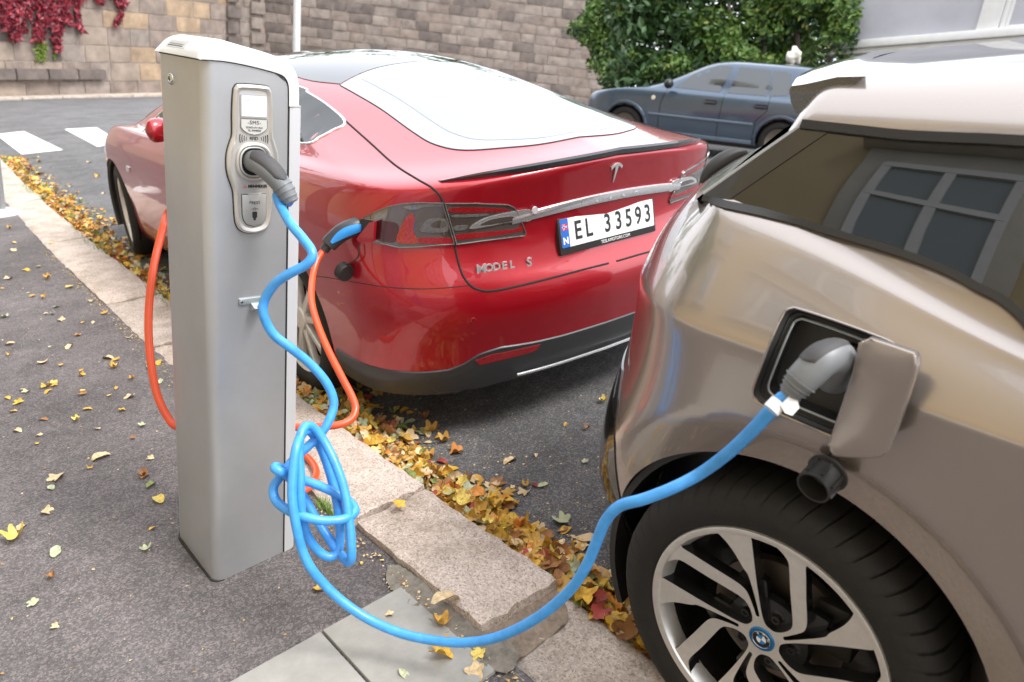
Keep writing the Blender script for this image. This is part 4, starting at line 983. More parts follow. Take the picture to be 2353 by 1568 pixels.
# ---- lower valance, diffuser
val=[(716,812),(766,824),(860,838),(954,847),(1048,842),(1092,824),(1150,806),(1250,788),(1330,764),(1384,745)]
vu=[np.array(p) for p in crom(px_uv(val),4)]+[np.array((0.,px_uv([val[-1]])[0][1]))]
vu=sorted([p for p in vu if -1.25<p[0]<-.02 and .2<p[1]<.7],key=lambda p:p[0]); vu.append(np.array((0.,vu[-1][1])))
print('valance',[tuple(np.round(p,3)) for p in vu[::3]])
z_of=lambda th:float(np.interp(th,[p[0] for p in vu],[p[1] for p in vu]))
vu=[np.array(p) for p in((-1.3,.345),(-1.2,.343),(-1.0,.338),(-.85,.333),(-.75,.337),(-.70,.355),(-.635,.392),(-.556,.404),(-.409,.393),(-.257,.388),(-.119,.388),(0,.388))]
ths=np.linspace(-1.27,1.27,90); vs=[];fs=[]
for th in ths:
    zt_=z_of(-abs(th)); 
    for z,o in((zt_+.004,-.002),(zt_,.006),(zt_*.66+.34*.26,.009),(zt_*.33+.67*.26,.009),(.226,.006)):
        P,n_=rear_map(th,max(z,.226)); vs.append(P+n_*o)
    P,n_=rear_map(th,.226); q=w2t(P); vs.append(TF(q[0]*.95,q[1]+.12,.195))
for i in range(89):
    for k in range(5): fs.append((i*6+k,i*6+k+1,(i+1)*6+k+1,(i+1)*6+k))
dfu=mk('diffuser',*fixn(vs,fs),M_dif,car1,sharp=40)
for s in(-1,1):
    f0=[(-.47,.30),(-.47,.22)]
    fin=[]; 
    for th,dz,w in((-.86,.25,.03),(-.80,.215,.045),(-.72,.212,.05),(-.64,.25,.04)):
        P,n_=rear_map(th*-s if False else th,.25); q=w2t(P); fin.append((q[0],q[1],dz,w))
    V=[];F_=[]
    for x,y,z,w in fin:
        for a,b in((0,.0),(-w,.0),(-w*.4,.28),(.02,.28)): V.append(TF(x*(1 if s<0 else -1),y+(a if b<.1 else .25),z if b<.1 and a==0 else z+.03))
    V=[]
    for x,y,z,w in fin: 
        for yy,zz in((y-.012,z+.10),(y-.018,z+.03),(y+.02,z),(y+.2,z+.03)): V.append(TF(x*(1 if s<0 else -1),yy,zz))
    for i in range(3):
        for k in range(3): F_.append((i*4+k,i*4+k+1,(i+1)*4+k+1,(i+1)*4+k))
    mk('diffuser_fin',*fixn(V,F_),M_dif,dfu)
def zline(name,z,x0,x1,rad,mat,off):
    P=[]
    for x in np.linspace(x0,x1,30):
        p,n_=rear_map(math.atan2(x,.85),z(x)); P.append(p+n_*off)
    return tube(name,P,rad,mat,dfu,n=6)
zline('diffuser_chrome',lambda x:.272+.0*x,-.46,.46,.0065,M_chr,.022)
rfl=px_uv([(1090,826),(1130,812),(1240,789),(1228,804),(1200,812),(1100,836)])
panel('reflector',[tuple(p) for p in resample(rfl,.012)],rear_map,.010,.006,M_lred,car1,.03,mirror=wmir)
for x,y in((1088,736),): 
    P,n_=tskin.px(x,y); f_=frame(P,(1,0,0),n_); 
    for mm in(0,1): o=lathe('parking_sensor',[(0,.0015),(.009,.0015),(.011,0)],(lambda a,b,h:f_(a,b,h)) if not mm else (lambda a,b,h:wmir(f_(a,b,h))),M_red,car1,n=18)
# ---- charging flap beside the lamp, dangling cover
def D461(P): return [(x/8.029+712.4,y/8.029+471.1) for x,y in P]
fn=unit(tskin.px(850,530)[1]); P0=tskin.px(850,530)[0]+fn*.012
FD=[(1090,330),(1180,300),(1188,330),(1165,680),(1040,690),(890,680),(862,650),(868,610),(1000,440)]
f3=[hit(x,y,unit(fn+TF(-.3,0,0)-TF(0,0,0)),P0+fn*.02) for x,y in D461(FD)]
vs=f3+[p-fn*.014 for p in f3]; k=len(f3); mk('charge_flap',*fixn(vs,[tuple(range(k)),tuple(range(k,2*k))[::-1]]+[(i,(i+1)%k,k+(i+1)%k,k+i) for i in range(k)]),M_red,car1,sharp=30)
rpanel('charge_recess',D461([(885,300),(985,250),(1190,295),(1170,420),(1000,440),(870,560),(800,560),(830,400)]),.003,.004,M_black,sm=0,mirror=False,step=.02)
cp_=tskin.px(806,622); cpo=cp_[0]+cp_[1]*.03; ca=unit(TF(.2,-.95,0)-TF(0,0,0)+np.array([0,0,-.25])); cfx=frame(cpo,np.cross((0,0,1),ca),ca)
cov=lathe('charge_cover',[(0,.016),(.031,.016),(.033,.013),(.033,-.016),(.030,-.018),(0,-.018)],cfx,M_mat,car1,n=32)
tube('cover_tether',crom([tskin.px(830,560)[0]+fn*.015,tskin.px(829,590)[0]+fn*.02,cpo+np.array([0,0,.022])+fn*.004],6),.0028,M_mat,cov,n=6)
# ---- wheels
def twheel(yc,side,steer=0):
    cs,sn=math.cos(steer),math.sin(steer)
    def F(x,y,h):
        hx,hy=side*.945,yc; lx,ly=h*side*1.,-x if False else x
        dx,dy=lx*cs-ly*sn*1.,lx*sn+ly*cs
        return TF(hx+dx,hy+dy,.352+y)
    t=wheel(car1,F,.352,.25,.245,False)
    r_=lathe('rim',[(.25,-.2),(.252,-.01),(.246,-.004),(.236,-.012),(.225,-.05),(.215,-.19)],F,M_rim,car1,n=60)
    lathe('barrel',[(.22,-.1),(.2,-.2),(0,-.2)],F,M_rimb,r_,n=40)
    for k in range(9):
        a=40*k+10
        prism('spoke',[pol(.05,a-22),pol(.10,a-9),pol(.17,a-5),pol(.242,a-6),pol(.242,a+6),pol(.17,a+5),pol(.10,a+9),pol(.05,a+22)],F,-.05,-.022,M_rim,r_,bev=.004)
    lathe('hub',[(0,-.015),(.05,-.015),(.06,-.03),(.06,-.08)],F,M_rim,r_,n=30)
for yy,sd2,stv in((1.08,-1,0),(1.08,1,0),(4.25,-1,math.radians(-6)),(4.25,1,math.radians(-6))): twheel(yy,sd2,stv)
for wy in(1.08,4.25):
    for s in(-1,1):
        V=[];F_=[]
        for i in range(33):
            t=math.pi*(-.15+1.3*i/32)
            for x,r_ in((.955,.386),(.94,.372),(.62,.40)): 
                xx=x
                V.append(TF(s*xx,wy+r_*math.cos(t),.352+r_*math.sin(t)))
        for i in range(32):
            for k in range(2): F_.append((i*3+k,i*3+k+1,(i+1)*3+k+1,(i+1)*3+k))
        mk('arch_lining',*fixn(V,F_),M_mat,car1,sharp=40)
        mk('arch_lining',[TF(s*.62,wy-.5,.2),TF(s*.62,wy+.5,.2),TF(s*.62,wy+.5,.85),TF(s*.62,wy-.5,.85)],[(0,1,2,3)],M_black,car1)
box('underbody',lambda a,b,c:TF(a,b,c),-.78,.78,.6,4.7,.18,.24,M_mat,car1)
# ---- door mirrors, fender mark
for s in(-1,1):
    c=np.array([s*.955,2.80,1.05]); vs=[];fs=[]
    for i in range(9):
        u=-1+2*i/8; rr_=math.sqrt(max(0,1-abs(u)**2.6))
        for k in range(16):
            a=2*math.pi*k/16; vs.append(TF(*(c+np.array([u*.075,.055*rr_*math.cos(a)+.02*u*-s,.07*rr_*math.sin(a)]))))
    for i in range(8):
        for k in range(16): fs.append((i*16+k,i*16+(k+1)%16,(i+1)*16+(k+1)%16,(i+1)*16+k))
    mr=mk('door_mirror',*fixn(vs,fs),M_red,car1); tube('mirror_stalk',[TF(s*.83,2.83,.99),TF(s*.92,2.81,1.02)],.025,M_black,mr)
P,n_=side_map(3.72,.72); f_=frame(P,n_,(0,0,1)); prism('fender_mark',[(-.05,-.015),(.04,-.015),(.06,.02),(-.02,.025)],lambda a,b,h:P+(TF(0,-1,0)-TF(0,0,0))*a+np.array([0,0,b])+n_*h,0,.006,M_chr,car1)
# ================================================================ background: stone walls, ivy, poles, hedge, buildings, blue estate
def ground(x,y):
    d=ray(x,y); t=1.; 
    lo,hi=.5,200.
    for _ in range(60):
        m_=(lo+hi)/2; p=CAM+d*m_
        if p[2]>zg(p[0]): lo=m_
        else: hi=m_
    return CAM+d*hi
ST=[pm('brown stone',(.23,.18,.15),.9,var=(2.2,.35),bump=.8,bscale=9),pm('tan stone',(.28,.22,.175),.9,var=(2.2,.3),bump=.8,bscale=9),pm('grey stone',(.25,.205,.175),.9,var=(2.5,.35),bump=.8,bscale=9),pm('dark stone',(.15,.12,.105),.9,var=(2.5,.35),bump=.8,bscale=9),pm('ochre stone',(.33,.235,.155),.9,var=(2.2,.35),bump=.8,bscale=9)]
M_joint=pm('lime mortar',(.36,.31,.26),.95,var=(5,.25),bump=.5,bscale=20)
def stone_wall(root,A,u,up,L,courses,lens,mats,seed,proud=.05,rag=.25,skip=None,ext=0):
    """courses of individual blocks on a mortar bed; A lower left corner, u along, up"""
    R=random.Random(seed); u=unit(u); up=unit(up); nrm=unit(np.cross(u,up)); 
    if nrm@(CAM-A)<0: nrm=-nrm
    F=lambda a,b,h:A+u*a+up*b+nrm*h
    Ht=sum(courses)
    box('bedding',F,-.3-ext,L+.3,-.6,Ht,-.5,.0,M_joint,root)
    z=0
    for ci_,h in enumerate(courses):
        x=-R.uniform(0,lens[1])
        while x<L:
            l=R.uniform(*lens); a0,a1=max(x,-.25)+.018,min(x+l,L+.25)-.018; 
            if a1-a0>.12:
                p=proud*R.uniform(.5,1.3); bm=bmesh.new(); nx=3;ny=2
                g={}
                for i in range(nx+1):
                    for j in range(ny+1):
                        e=0 if i in(0,nx) or j in(0,ny) else 1
                        g[i,j]=bm.verts.new(tuple(F(a0+(a1-a0)*i/nx+R.uniform(-.012,.012),z+.016+(h-.032)*j/ny+R.uniform(-.01,.01),p*(.55+.45*e)+R.uniform(-.3,.3)*p*rag)))
                b={}
                ringi=[(i,0) for i in range(nx)]+[(nx,j) for j in range(ny)]+[(i,ny) for i in range(nx,0,-1)]+[(0,j) for j in range(ny,0,-1)]
                for i,j in ringi: b[i,j]=bm.verts.new(tuple(F(a0+(a1-a0)*i/nx,z+.014+(h-.028)*j/ny,-.01)))
                for i in range(nx):
                    for j in range(ny): bm.faces.new([g[i,j],g[i+1,j],g[i+1,j+1],g[i,j+1]])
                for k in range(len(ringi)):
                    q,r_=ringi[k],ringi[(k+1)%len(ringi)]; bm.faces.new([b[q],b[r_],g[r_],g[q]])
                bmesh.ops.recalc_face_normals(bm,faces=bm.faces)
                me=bpy.data.meshes.new('stone'); bm.to_mesh(me); bm.free(); me.polygons.foreach_set('use_smooth',[True]*len(me.polygons)); me.set_sharp_from_angle(angle=math.radians(45))
                me.materials.append(R.choice(mats(ci_,(a0+a1)/2) if callable(mats) else mats)); link('stone',me,root)
            x+=l
        z+=h
    return F
wA=ground(-60,233); wB=ground(350,221); 
up=unit(GV)
ul=unit(wB-wA); 
pdir=unit(np.cross(ul,up)); cor=hit(606,205,pdir,wA); Ll=float((cor-wA)@ul)
swl_=thing('stone_wall','tall brown sandstone wall with red creeper at the zebra crossing','wall',wA)
def ml(c,a):
    if a>Ll*.86: return [ST[0],ST[2],ST[2],ST[3]]
    if a<Ll*.3: return [ST[0],ST[2],ST[3],ST[1]]
    return [ST[0],ST[1],ST[4],ST[0],ST[1],ST[2]]
WLF=stone_wall(swl_,wA,ul,up,Ll,[.55,.62,.55,.6,.55,.6,.55,.55],(.75,1.35),ml,3,ext=14)
# pilaster of rusticated dark blocks at the corner, and low recess on the left
for i in range(7):
    w_=.62 if i%2 else .42
    box('quoin',lambda a,b,c:WLF(a,c,b),Ll-2.35,Ll-2.35+w_+.2,.05,.16,1.2+.6*i,1.2+.6*i+.46,ST[3],swl_,bev=.02,rough=.01)
    box('quoin',lambda a,b,c:WLF(a,c,b),Ll-.95,Ll-.95+w_+.25,.05,.16,1.45+.6*i,1.45+.6*i+.46,ST[2],swl_,bev=.02,rough=.01)
for i in range(4): box('plinth_stone',lambda a,b,c:WLF(a,c,b),.2+i*1.1,1.26+i*1.1,.05,.22,.62,.95,ST[3],swl_,bev=.03,rough=.015)
for i in range(12): box('plinth_kerb',lambda a,b,c:WLF(a,c,b),-.2+i*1.4,1.17+i*1.4,.06,.5,-.02,.14,M_gran2,swl_,bev=.02)
swr=thing('stone_wall','grey brown block wall running behind the red car up to the hedge','wall',cor)
eR=hit(1400,205+.11*(1400-606),fw,cor+fw*1.5); ur=unit(eR-cor); Lr=float(np.linalg.norm(eR-cor))
WRF=stone_wall(swr,cor-up*1.2,ur,up,Lr,[.40]*17,(.55,1.0),[ST[2],ST[2],ST[0],ST[3]],8,proud=.07,rag=.5)
# ivy
M_ivy=[pm('crimson creeper leaf',(.27,.018,.035),.5,var=(6,.5)),pm('dark red creeper leaf',(.15,.02,.03),.5,var=(6,.4)),pm('green creeper leaf',(.16,.22,.03),.5,var=(6,.4))]
def leafmesh(name,mat,size,curl=.25,seed=0,kind=0):
    R=random.Random(seed); out=[]
    if kind==0:   # lobed leaf
        for a in range(0,360,15):
            t=math.radians(a); r_=.55+.45*abs(math.cos(2.5*(t-math.pi/2)))**.7
            if 250<a<290: r_*=.62
            out.append((r_*math.cos(t)*.9,r_*math.sin(t)))
    else:
        for a in range(0,360,20): t=math.radians(a); out.append((.55*math.cos(t)*(1+.12*R.uniform(-1,1)),math.sin(t)*(1+.05*R.uniform(-1,1))))
    ph=R.uniform(0,6.28); k1,k2=R.uniform(.3,1)*curl,R.uniform(-.6,1)*curl
    def zf(x,y): return k1*x*x+k2*y*y*.6+.10*math.sin(3*x+ph)*y+.05*math.sin(5*y+ph)
    P=[(0,0)]+[(x*.5,y*.5) for x,y in out]+out; n=len(out)
    vs=[(x*size,y*size,(zf(x,y)+.08)*size) for x,y in P]
    fs=[(0,1+i,1+(i+1)%n) for i in range(n)]+[(1+i,1+n+i,1+n+(i+1)%n,1+(i+1)%n) for i in range(n)]
    b=len(vs); vs+=[(-.02*size,-.5*size,.05*size),(.02*size,-.5*size,.05*size),(.0,-1.5*size,.02*size)]; fs.append((b,b+1,b+2))
    me=bpy.data.meshes.new(name); me.from_pydata(vs,[],fs); me.polygons.foreach_set('use_smooth',[True]*len(me.polygons)); me.materials.append(mat); return me
def foliage(name,pts,size,mats,parent,seed=0,facing=None,k=1.):
    """one mesh of many small leaf faces"""
    R=random.Random(seed); vs=[];fs=[];mi=[]
    for p,m_ in pts:
        n_=unit(np.array((R.gauss(0,1),R.gauss(0,1),R.gauss(0,1)))+ (np.asarray(facing)*1.2 if facing is not None else 0)); a=unit(np.cross(n_,(R.gauss(0,1),R.gauss(0,1),R.gauss(0,1)))); b=np.cross(n_,a); s=size*R.uniform(.6,1.25)
        i=len(vs); vs+=[p-a*s,p+b*s*.45-n_*s*.12,p+a*s*.9,p-b*s*.45-n_*s*.12]; fs+=[(i,i+1,i+2),(i,i+2,i+3)]; mi+=[m_,m_]
    o=mk(name,vs,fs,None,parent,smooth=False)
    for m_ in mats: o.data.materials.append(m_)
    o.data.polygons.foreach_set('material_index',mi); return o
def wl_px(x,y,h=.15): p=hit(x,y,pdir,wA); return p+unit(CAM-p)*h
iv=thing('creeper','crimson creeper hanging down the sandstone wall','creeper',wl_px(60,80))
strands=[(10,-10,70,26),(45,-10,95,34),(95,-10,95,26),(140,-10,120,20),(120,20,60,30),(160,-10,60,16),(185,-10,75,9),(270,-10,60,12),(275,-10,15,24),(230,-10,10,20),(20,-10,40,40)]
pts=[]
R=random.Random(5)
for x0,ya,yb,w in strands:
    for _ in range(int((yb-ya)*w*.13)):
        t=R.random()**1.2; y_=ya+(yb-ya)*t; x_=x0+R.gauss(0,w*.42*(1-.55*t))+8*math.sin(t*4+x0)
        pts.append((wl_px(x_,y_,R.uniform(.08,.3)),0 if R.random()<.55 else 1))
foliage('leaves',pts,.13,M_ivy,iv,facing=unit(CAM-wA))
for x0,ya,yb,w in strands[:8]: tube('stem',[wl_px(x0+8*math.sin(t*4+x0),ya+(yb-ya)*t,.06) for t in np.linspace(0,1,8)],.012,ST[3],iv,n=5)
gv_=thing('creeper','small green creeper tuft below the crimson creeper','creeper',wl_px(95,130))
pts=[(wl_px(92+R.gauss(0,6)+ (6 if R.random()<.5 else 0),R.uniform(95,140),.12),2) for _ in range(150)]+[(wl_px(128+R.gauss(0,2),R.uniform(100,135),.12),2) for _ in range(30)]
foliage('leaves',pts,.09,M_ivy,gv_,facing=unit(CAM-wA)); tube('stem',[wl_px(140,70,.08),wl_px(120,92,.08),wl_px(95,110,.08),wl_px(92,135,.08)],.012,ST[3],gv_,n=5)
# posts
pb=ground(682,215); lpst=thing('lamp_post','pale grey lamp post standing before the block wall','lamp post',pb)
pd=depth(cor)-2; b0=at(680,205,pd); M_pole=pm('pale painted steel',(.62,.62,.60),.5,var=(6,.12))
tube('pole',[b0-up*.6,b0+up*3.0,b0+up*6],[.15,.145,.13],M_pole,lpst,n=18)
lb_=lathe('pole_base',[(.22,-.7),(.22,-.2),(.17,-.1),(.15,0)],(lambda f_:lambda x,y,h:f_(x,y,h))(frame(b0,(1,0,0),up)),M_pole,lpst,n=18)
pst=at(680,95,pd); tube('sticker_band',[pst-up*.35,pst+up*.3],[.153,.1525],pm('worn stickers',(.5,.6,.58),.6,var=(9,.5),bump=.3),lpst,n=18)
sp_=gz(6,492,.1); sgn=thing('sign_post','slim grey signpost on a white concrete foot by the kerb','post',sp_)
fr=frame(sp_,(1,0,0),up); tube('pole',[fr(0,0,.0),fr(0,0,2.4)],.03,pm('galvanised steel',(.33,.34,.35),.45,metal=.5),sgn,n=14)
lathe('foot',[(0,.05),(.10,.045),(.14,.03),(.16,.0),(.16,-.02)],fr,pm('white concrete',(.6,.6,.58),.8,var=(20,.15)),sgn,n=24)
# hedge: a mass of leaves round a few stems
hp=at(1400,214,15.5)
hdir=unit(np.array([math.cos(math.radians(-70)),math.sin(math.radians(-70)),0])) 
hedge=thing('hedge','dense tall green hedge behind the blue car','hedge',hp)
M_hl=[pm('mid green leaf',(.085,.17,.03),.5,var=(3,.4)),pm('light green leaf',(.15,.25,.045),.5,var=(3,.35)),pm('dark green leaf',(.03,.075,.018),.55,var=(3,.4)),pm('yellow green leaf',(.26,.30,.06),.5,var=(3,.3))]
R=random.Random(11); pts=[]
hd0=15.5
def hl(y): return 1375-60*math.exp(-((y-60)/70)**2)+14*math.sin(y*.07)
lob=[(R.uniform(1330,2010),R.uniform(-120,225),R.uniform(30,75),R.uniform(-.6,.6)) for _ in range(85)]
for x,y,r_,dd in lob:
    for _ in range(int(r_*12)):
        v=unit((R.gauss(0,1),R.gauss(0,1),R.gauss(0,1)))*r_*R.random()**.3; X,Y=x+v[0],y+v[1]*.9
        if X<hl(Y)+R.gauss(0,5) or X>1968+R.gauss(0,4)-(Y-100)*.1: continue
        d=hd0+1.2+dd+v[2]/r_*.55-((Y-214)*.0)+ (X-1400)*-.0045
        shade=v[1]/r_; m_=2 if shade>.35 else (0 if R.random()<.62 else 1)  # undersides of leaf clumps coloured dark: shade put into the leaf colour
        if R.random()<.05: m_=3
        pts.append((at(X,Y,d),m_))
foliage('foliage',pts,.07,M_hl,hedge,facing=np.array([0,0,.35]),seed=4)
F_=[];V=[]
for x,y,r_,dd in [(1450+75*i,120,0,0) for i in range(7)]:
    b_=ground(x,214-(x-1400)*-.02); d=hd0+1.2+(x-1400)*-.0045; tube('stem',[at(x,230,d),at(x+8,100,d),at(x-6,-60,d)],[.06,.045,.03],ST[3],hedge,n=6)
# inner dark leaves so that gaps stay leafy
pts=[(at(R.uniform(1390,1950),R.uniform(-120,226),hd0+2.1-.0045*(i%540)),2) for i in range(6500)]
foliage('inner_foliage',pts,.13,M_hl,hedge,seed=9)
# grey house beyond the hedge
hdp=hd0-1.2
hA=at(1900,330,hdp); hu=unit(at(2500,331,hdp-2.6)-hA); 
house=thing('house','grey rendered house with white window surround and moulded ledge','house',hA)
hn=unit(np.cross(hu,up)); hn=hn if hn@(CAM-hA)>0 else -hn
def HPx(x,y):
    p=hit(x,y,hn,hA)-hA; s_=np.linalg.lstsq(np.stack([hu,up],1),p,rcond=None)[0]; return float(s_[0]),float(s_[1])
HF=lambda a,b,c:hA+hu*a+hn*b+up*c
led0=HPx(1925,98)[1]; led1=HPx(1925,116)[1]
M_ren=pm('pale grey render',(.42,.42,.46),.9,var=(1.2,.10),bump=.15,bscale=40); M_wt=pm('white painted wood',(.74,.74,.73),.6,var=(5,.06))
xw=HPx(2262,20)[0]; a0=HPx(1925,60)[0]
box('wall',HF,a0+.05,9,-.4,0,led0,led0+6,M_ren,house); box('base_wall',HF,a0+.12,9,-.4,-.03,-2.5,led1+.001,pm('pale blue grey plinth',(.45,.47,.50),.9,var=(2,.12)),house)
box('ledge',HF,a0-.06,9,-.3,.14,led1,led0,M_wt,house,bev=.02); box('ledge_moulding',HF,a0-.02,9,-.3,.07,led1-.09,led1-.003,M_wt,house,bev=.015)
x0=HPx(2236,95)[0]; box('window_surround',HF,x0,x0+.31,.0,.06,led0+.003,led0+5,M_wt,house,bev=.01)
fx0=HPx(2283,75)[0]; fz0=HPx(2300,78)[1]
box('window_sill',HF,x0+.312,9,.0,.05,led0+.002,fz0-.01,M_wt,house,bev=.01)
wf=box('window_frame',HF,x0+.315,x0+.39,-.06,.03,fz0,fz0+3,M_wt,house,bev=.008); box('window_frame',HF,x0+.392,8.9,-.06,.03,fz0,fz0+.07,M_wt,house,bev=.008)
box('window_frame',HF,x0+.392,x0+.445,-.05,.015,fz0+.072,fz0+3,M_wt,house,bev=.006); box('window_frame',HF,x0+.447,8.9,-.05,.015,fz0+.072,fz0+.12,M_wt,house,bev=.006)
box('window_pane',HF,x0+.44,8.9,-.05,-.04,fz0+.1,fz0+3,pm('dark window pane',(.015,.015,.02),.03,spec=.8),house)
box('poster',HF,x0+.50,x0+.95,-.04,-.034,fz0+.13,fz0+.42,pm('red poster',(.35,.06,.05),.5,var=(9,.9,(.7,.55,.5))),house)
# ---------------------------------------------------------------- blue hatchback across the road
GA=-.341; gc_,gs_=math.cos(GA),math.sin(GA)
def GF(x,y,z):
    X=gc_*x+gs_*y; Y=-gs_*x+gc_*y; return np.array([10.5+X+.096*z,6.603+Y-.044*z,-.534+z-.096*X+.044*Y])
def w2g(P):
    d=np.asarray(P)-GF(0,0,0); ex,ey,ez=[unit(GF(*e)-GF(0,0,0)) for e in((1,0,0),(0,1,0),(0,0,1))]; return np.array([d@ex,d@ey,d@ez])
M_gp=pm('slate blue paint',(.065,.095,.14),.28,metal=.5,coat=1,var=(500,.06)); M_gg=pm('dark car glass',(.02,.025,.03),.03,spec=.7,ior=1.75); M_gt=pm('grey blue plastic',(.10,.13,.17),.45)
car3=thing('blue_hatchback','slate blue hatchback parked across the road before the hedge','car',GF(0,1.2,0))
GR=[(-.70,.25,.80,.22,3.3,.22,.35,3),(-.76,.40,.855,.34,3.39,.36,.35,3),(-.75,.60,.868,.56,3.39,.55,.35,3),(-.70,.80,.865,.76,3.36,.66,.35,3),(-.66,.92,.85,.875,3.30,.74,.38,3),(-.63,.97,.83,.915,3.12,.80,.4,3),(-.60,1.0,.80,.94,2.7,.87,.42,3),(-.57,1.03,.775,.975,2.3,.95,.42,3),(-.52,1.15,.725,1.12,1.95,1.05,.42,3),(-.47,1.335,.64,1.34,1.5,1.31,.42,3.2),(-.42,1.40,.585,1.41,1.28,1.40,.42,3),(-.22,1.438,.38,1.44,1.1,1.435,.4,2.6),(.1,1.444,0.,1.447,.95,1.44,.2,2)]
GS=[('r',90),('r',70),('r',50),('r',30),('r',12),0.,.2,.4,.6,.8,1.,('f',12),('f',30),('f',50),('f',70),('f',90)]
gv2=[];gf2=[]
for k,(ry,rz,sx,sz,fy,fz,L,ex) in enumerate(GR):
    for s in GS:
        if isinstance(s,tuple):
            t=math.radians(s[1]); kk=2/ex; c=0. if s[1]==90 else math.cos(t)**kk; sn=math.sin(t)**kk; Lf=.5; x=sx*c; w=c**2
            y,z=(ry+L*(1-sn),rz+(sz-rz)*w) if s[0]=='r' else (fy-Lf*(1-sn),fz+(sz-fz)*w*(.6 if k in(4,5,6) else 1))
        else: y=ry+L+(fy-.5-ry-L)*s; x,z=sx,sz
        gv2.append((-x,y,z))
nG=len(GS)
for i in range(len(GR)-1):
    for k in range(nG-1): gf2.append((i*nG+k,i*nG+k+1,(i+1)*nG+k+1,(i+1)*nG+k))
gv2,gf2=subsurf(gv2,gf2,2)
gm=lambda v:np.array([-v[0],v[1],v[2]])
V2=[GF(*v) for v in gv2]; n=len(V2); gskin=Skin(V2+[GF(*gm(v)) for v in gv2],gf2+[[i+n for i in f[::-1]] for f in gf2])
for wy in(0.,2.511): gv2,gf2=cut(gv2,gf2,lambda v:1. if v[0]>-.5 else math.hypot(v[1]-wy,v[2]-.31)-.345)
V2=[GF(*v) for v in gv2]; n=len(V2)
mk('body',*fixn(V2+[GF(*gm(v)) for v in gv2],gf2+[[i+n for i in f[::-1]] for f in gf2]),M_gp,car3,sharp=50)
gside=lambda y,z:gskin.cast(GF(-1.5,y,z),GF(1,0,0)-GF(0,0,0))
gmw=lambda P:GF(*gm(w2g(P)))
def gpan(name,poly,mat,off=.004,parent=None): return panel(name,[tuple(p) for p in resample(poly,.03)],gside,off,.008,mat,parent or car3,.08,mirror=gmw)
gpan('door_window',[(1.74,.975),(1.02,.955),(.96,1.15),(.93,1.345),(1.12,1.345),(1.3,1.29),(1.5,1.19)],M_gg); gpan('door_window',[(.90,.955),(.30,.96),(.30,1.15),(.33,1.335),(.80,1.345),(.84,1.15)],M_gg); gpan('quarter_window',[(.26,.965),(.02,.99),(-.03,1.05),(.03,1.30),(.10,1.325),(.29,1.33)],M_gg)
def gline(name,P,r_,mat,off=.0):
    Q=[gside(*p) for p in resample(P,.06,False)]; Q=[p+n_*off for p,n_ in Q]; tube(name,Q,r_,mat,car3,n=6); tube(name,[gmw(p) for p in Q],r_,mat,car3,n=6)
gline('door_gap',[(.93,.95),(.95,.6),(.96,.30)],.006,M_seam); gline('door_gap',[(1.86,.93),(1.93,.7),(1.93,.32)],.006,M_seam); gline('door_gap',[(.24,.95),(.24,.75),(.38,.6),(.40,.3)],.006,M_seam)
gline('side_moulding',[(2.10,.54),(1.4,.535),(.42,.535)],.022,M_gt,.004); gline('sill_trim',[(2.12,.27),(1.2,.265),(.40,.265)],.035,M_gt,.01)
for wy in(0.,2.511): gline('arch_trim',[(wy+.375*math.cos(t),.31+.375*math.sin(t)) for t in np.linspace(.1,math.pi-.1,16)],.03,M_gp,.003)
for yy in(1.12,.34):
    P,n_=gside(yy,.80); 
    for mm in(0,1):
        F=(lambda a,b,h:P+unit(GF(0,1,0)-GF(0,0,0))*a+unit(GF(0,0,1)-GF(0,0,0))*b+n_*h) if not mm else (lambda a,b,h:gmw(P+unit(GF(0,1,0)-GF(0,0,0))*a+unit(GF(0,0,1)-GF(0,0,0))*b+n_*h))
        hd=prism('door_handle',rrect(-.10,.10,-.035,.035,.03),F,-.01,.004,M_black,car3); prism('grip',rrect(-.09,.11,-.012,.014,.01),F,.004,.03,M_gp,hd)
P,n_=gside(2.06,.79); lathe('side_marker',[(0,.012),(.03,.01),(.035,0)],frame(P,np.cross(n_,(0,0,1)),n_),pm('clear marker lamp',(.7,.6,.45),.3),car3,n=14)
for s in(-1,1):
    c=np.array([s*.96,1.80,1.02]); vs=[];fs=[]
    for i in range(7):
        u=-1+2*i/6; rr_=math.sqrt(max(0,1-abs(u)**2.6))
        for k in range(12): a=2*math.pi*k/12; vs.append(GF(*(c+np.array([u*.11,.07*rr_*math.cos(a),.075*rr_*math.sin(a)]))))
    for i in range(6):
        for k in range(12): fs.append((i*12+k,i*12+(k+1)%12,(i+1)*12+(k+1)%12,(i+1)*12+k))
    mk('door_mirror',*fixn(vs,fs),M_black,car3)
for wy in(0.,2.511):
    for s in(-1,1):
        F=lambda x,y,h,wy=wy,s=s:GF(s*(.85+h),wy+x,.31+y)
        wheel(car3,F,.31,.2,.19,False); lathe('rim',[(0,-.02),(.05,-.015),(.06,-.03),(.17,-.02),(.2,.0),(.205,-.03)],F,M_disc,car3,n=30)
        mk('arch_lining',[GF(s*.55,wy-.42,.15),GF(s*.55,wy+.42,.15),GF(s*.55,wy+.42,.72),GF(s*.55,wy-.42,.72)],[(0,1,2,3)],M_black,car3)
ws=[np.array(p) for p in((-.5,1.33),(-.66,1.95),(0,2.12),(.66,1.95),(.5,1.33),(0,1.42))]
panel('windscreen',[tuple(p) for p in resample(ws,.06)],lambda x,y:gskin.cast(GF(x,y,2.2),GF(0,0,-1)-GF(0,0,0)),.004,.008,M_gg,car3,.12)
tube('aerial',[GF(0,.0,1.43),GF(0,-.12,1.62)],.006,M_black,car3,n=5)
box('underbody',lambda a,b,c:GF(a,b,c),-.7,.7,-.5,3.1,.16,.25,M_mat,car3)
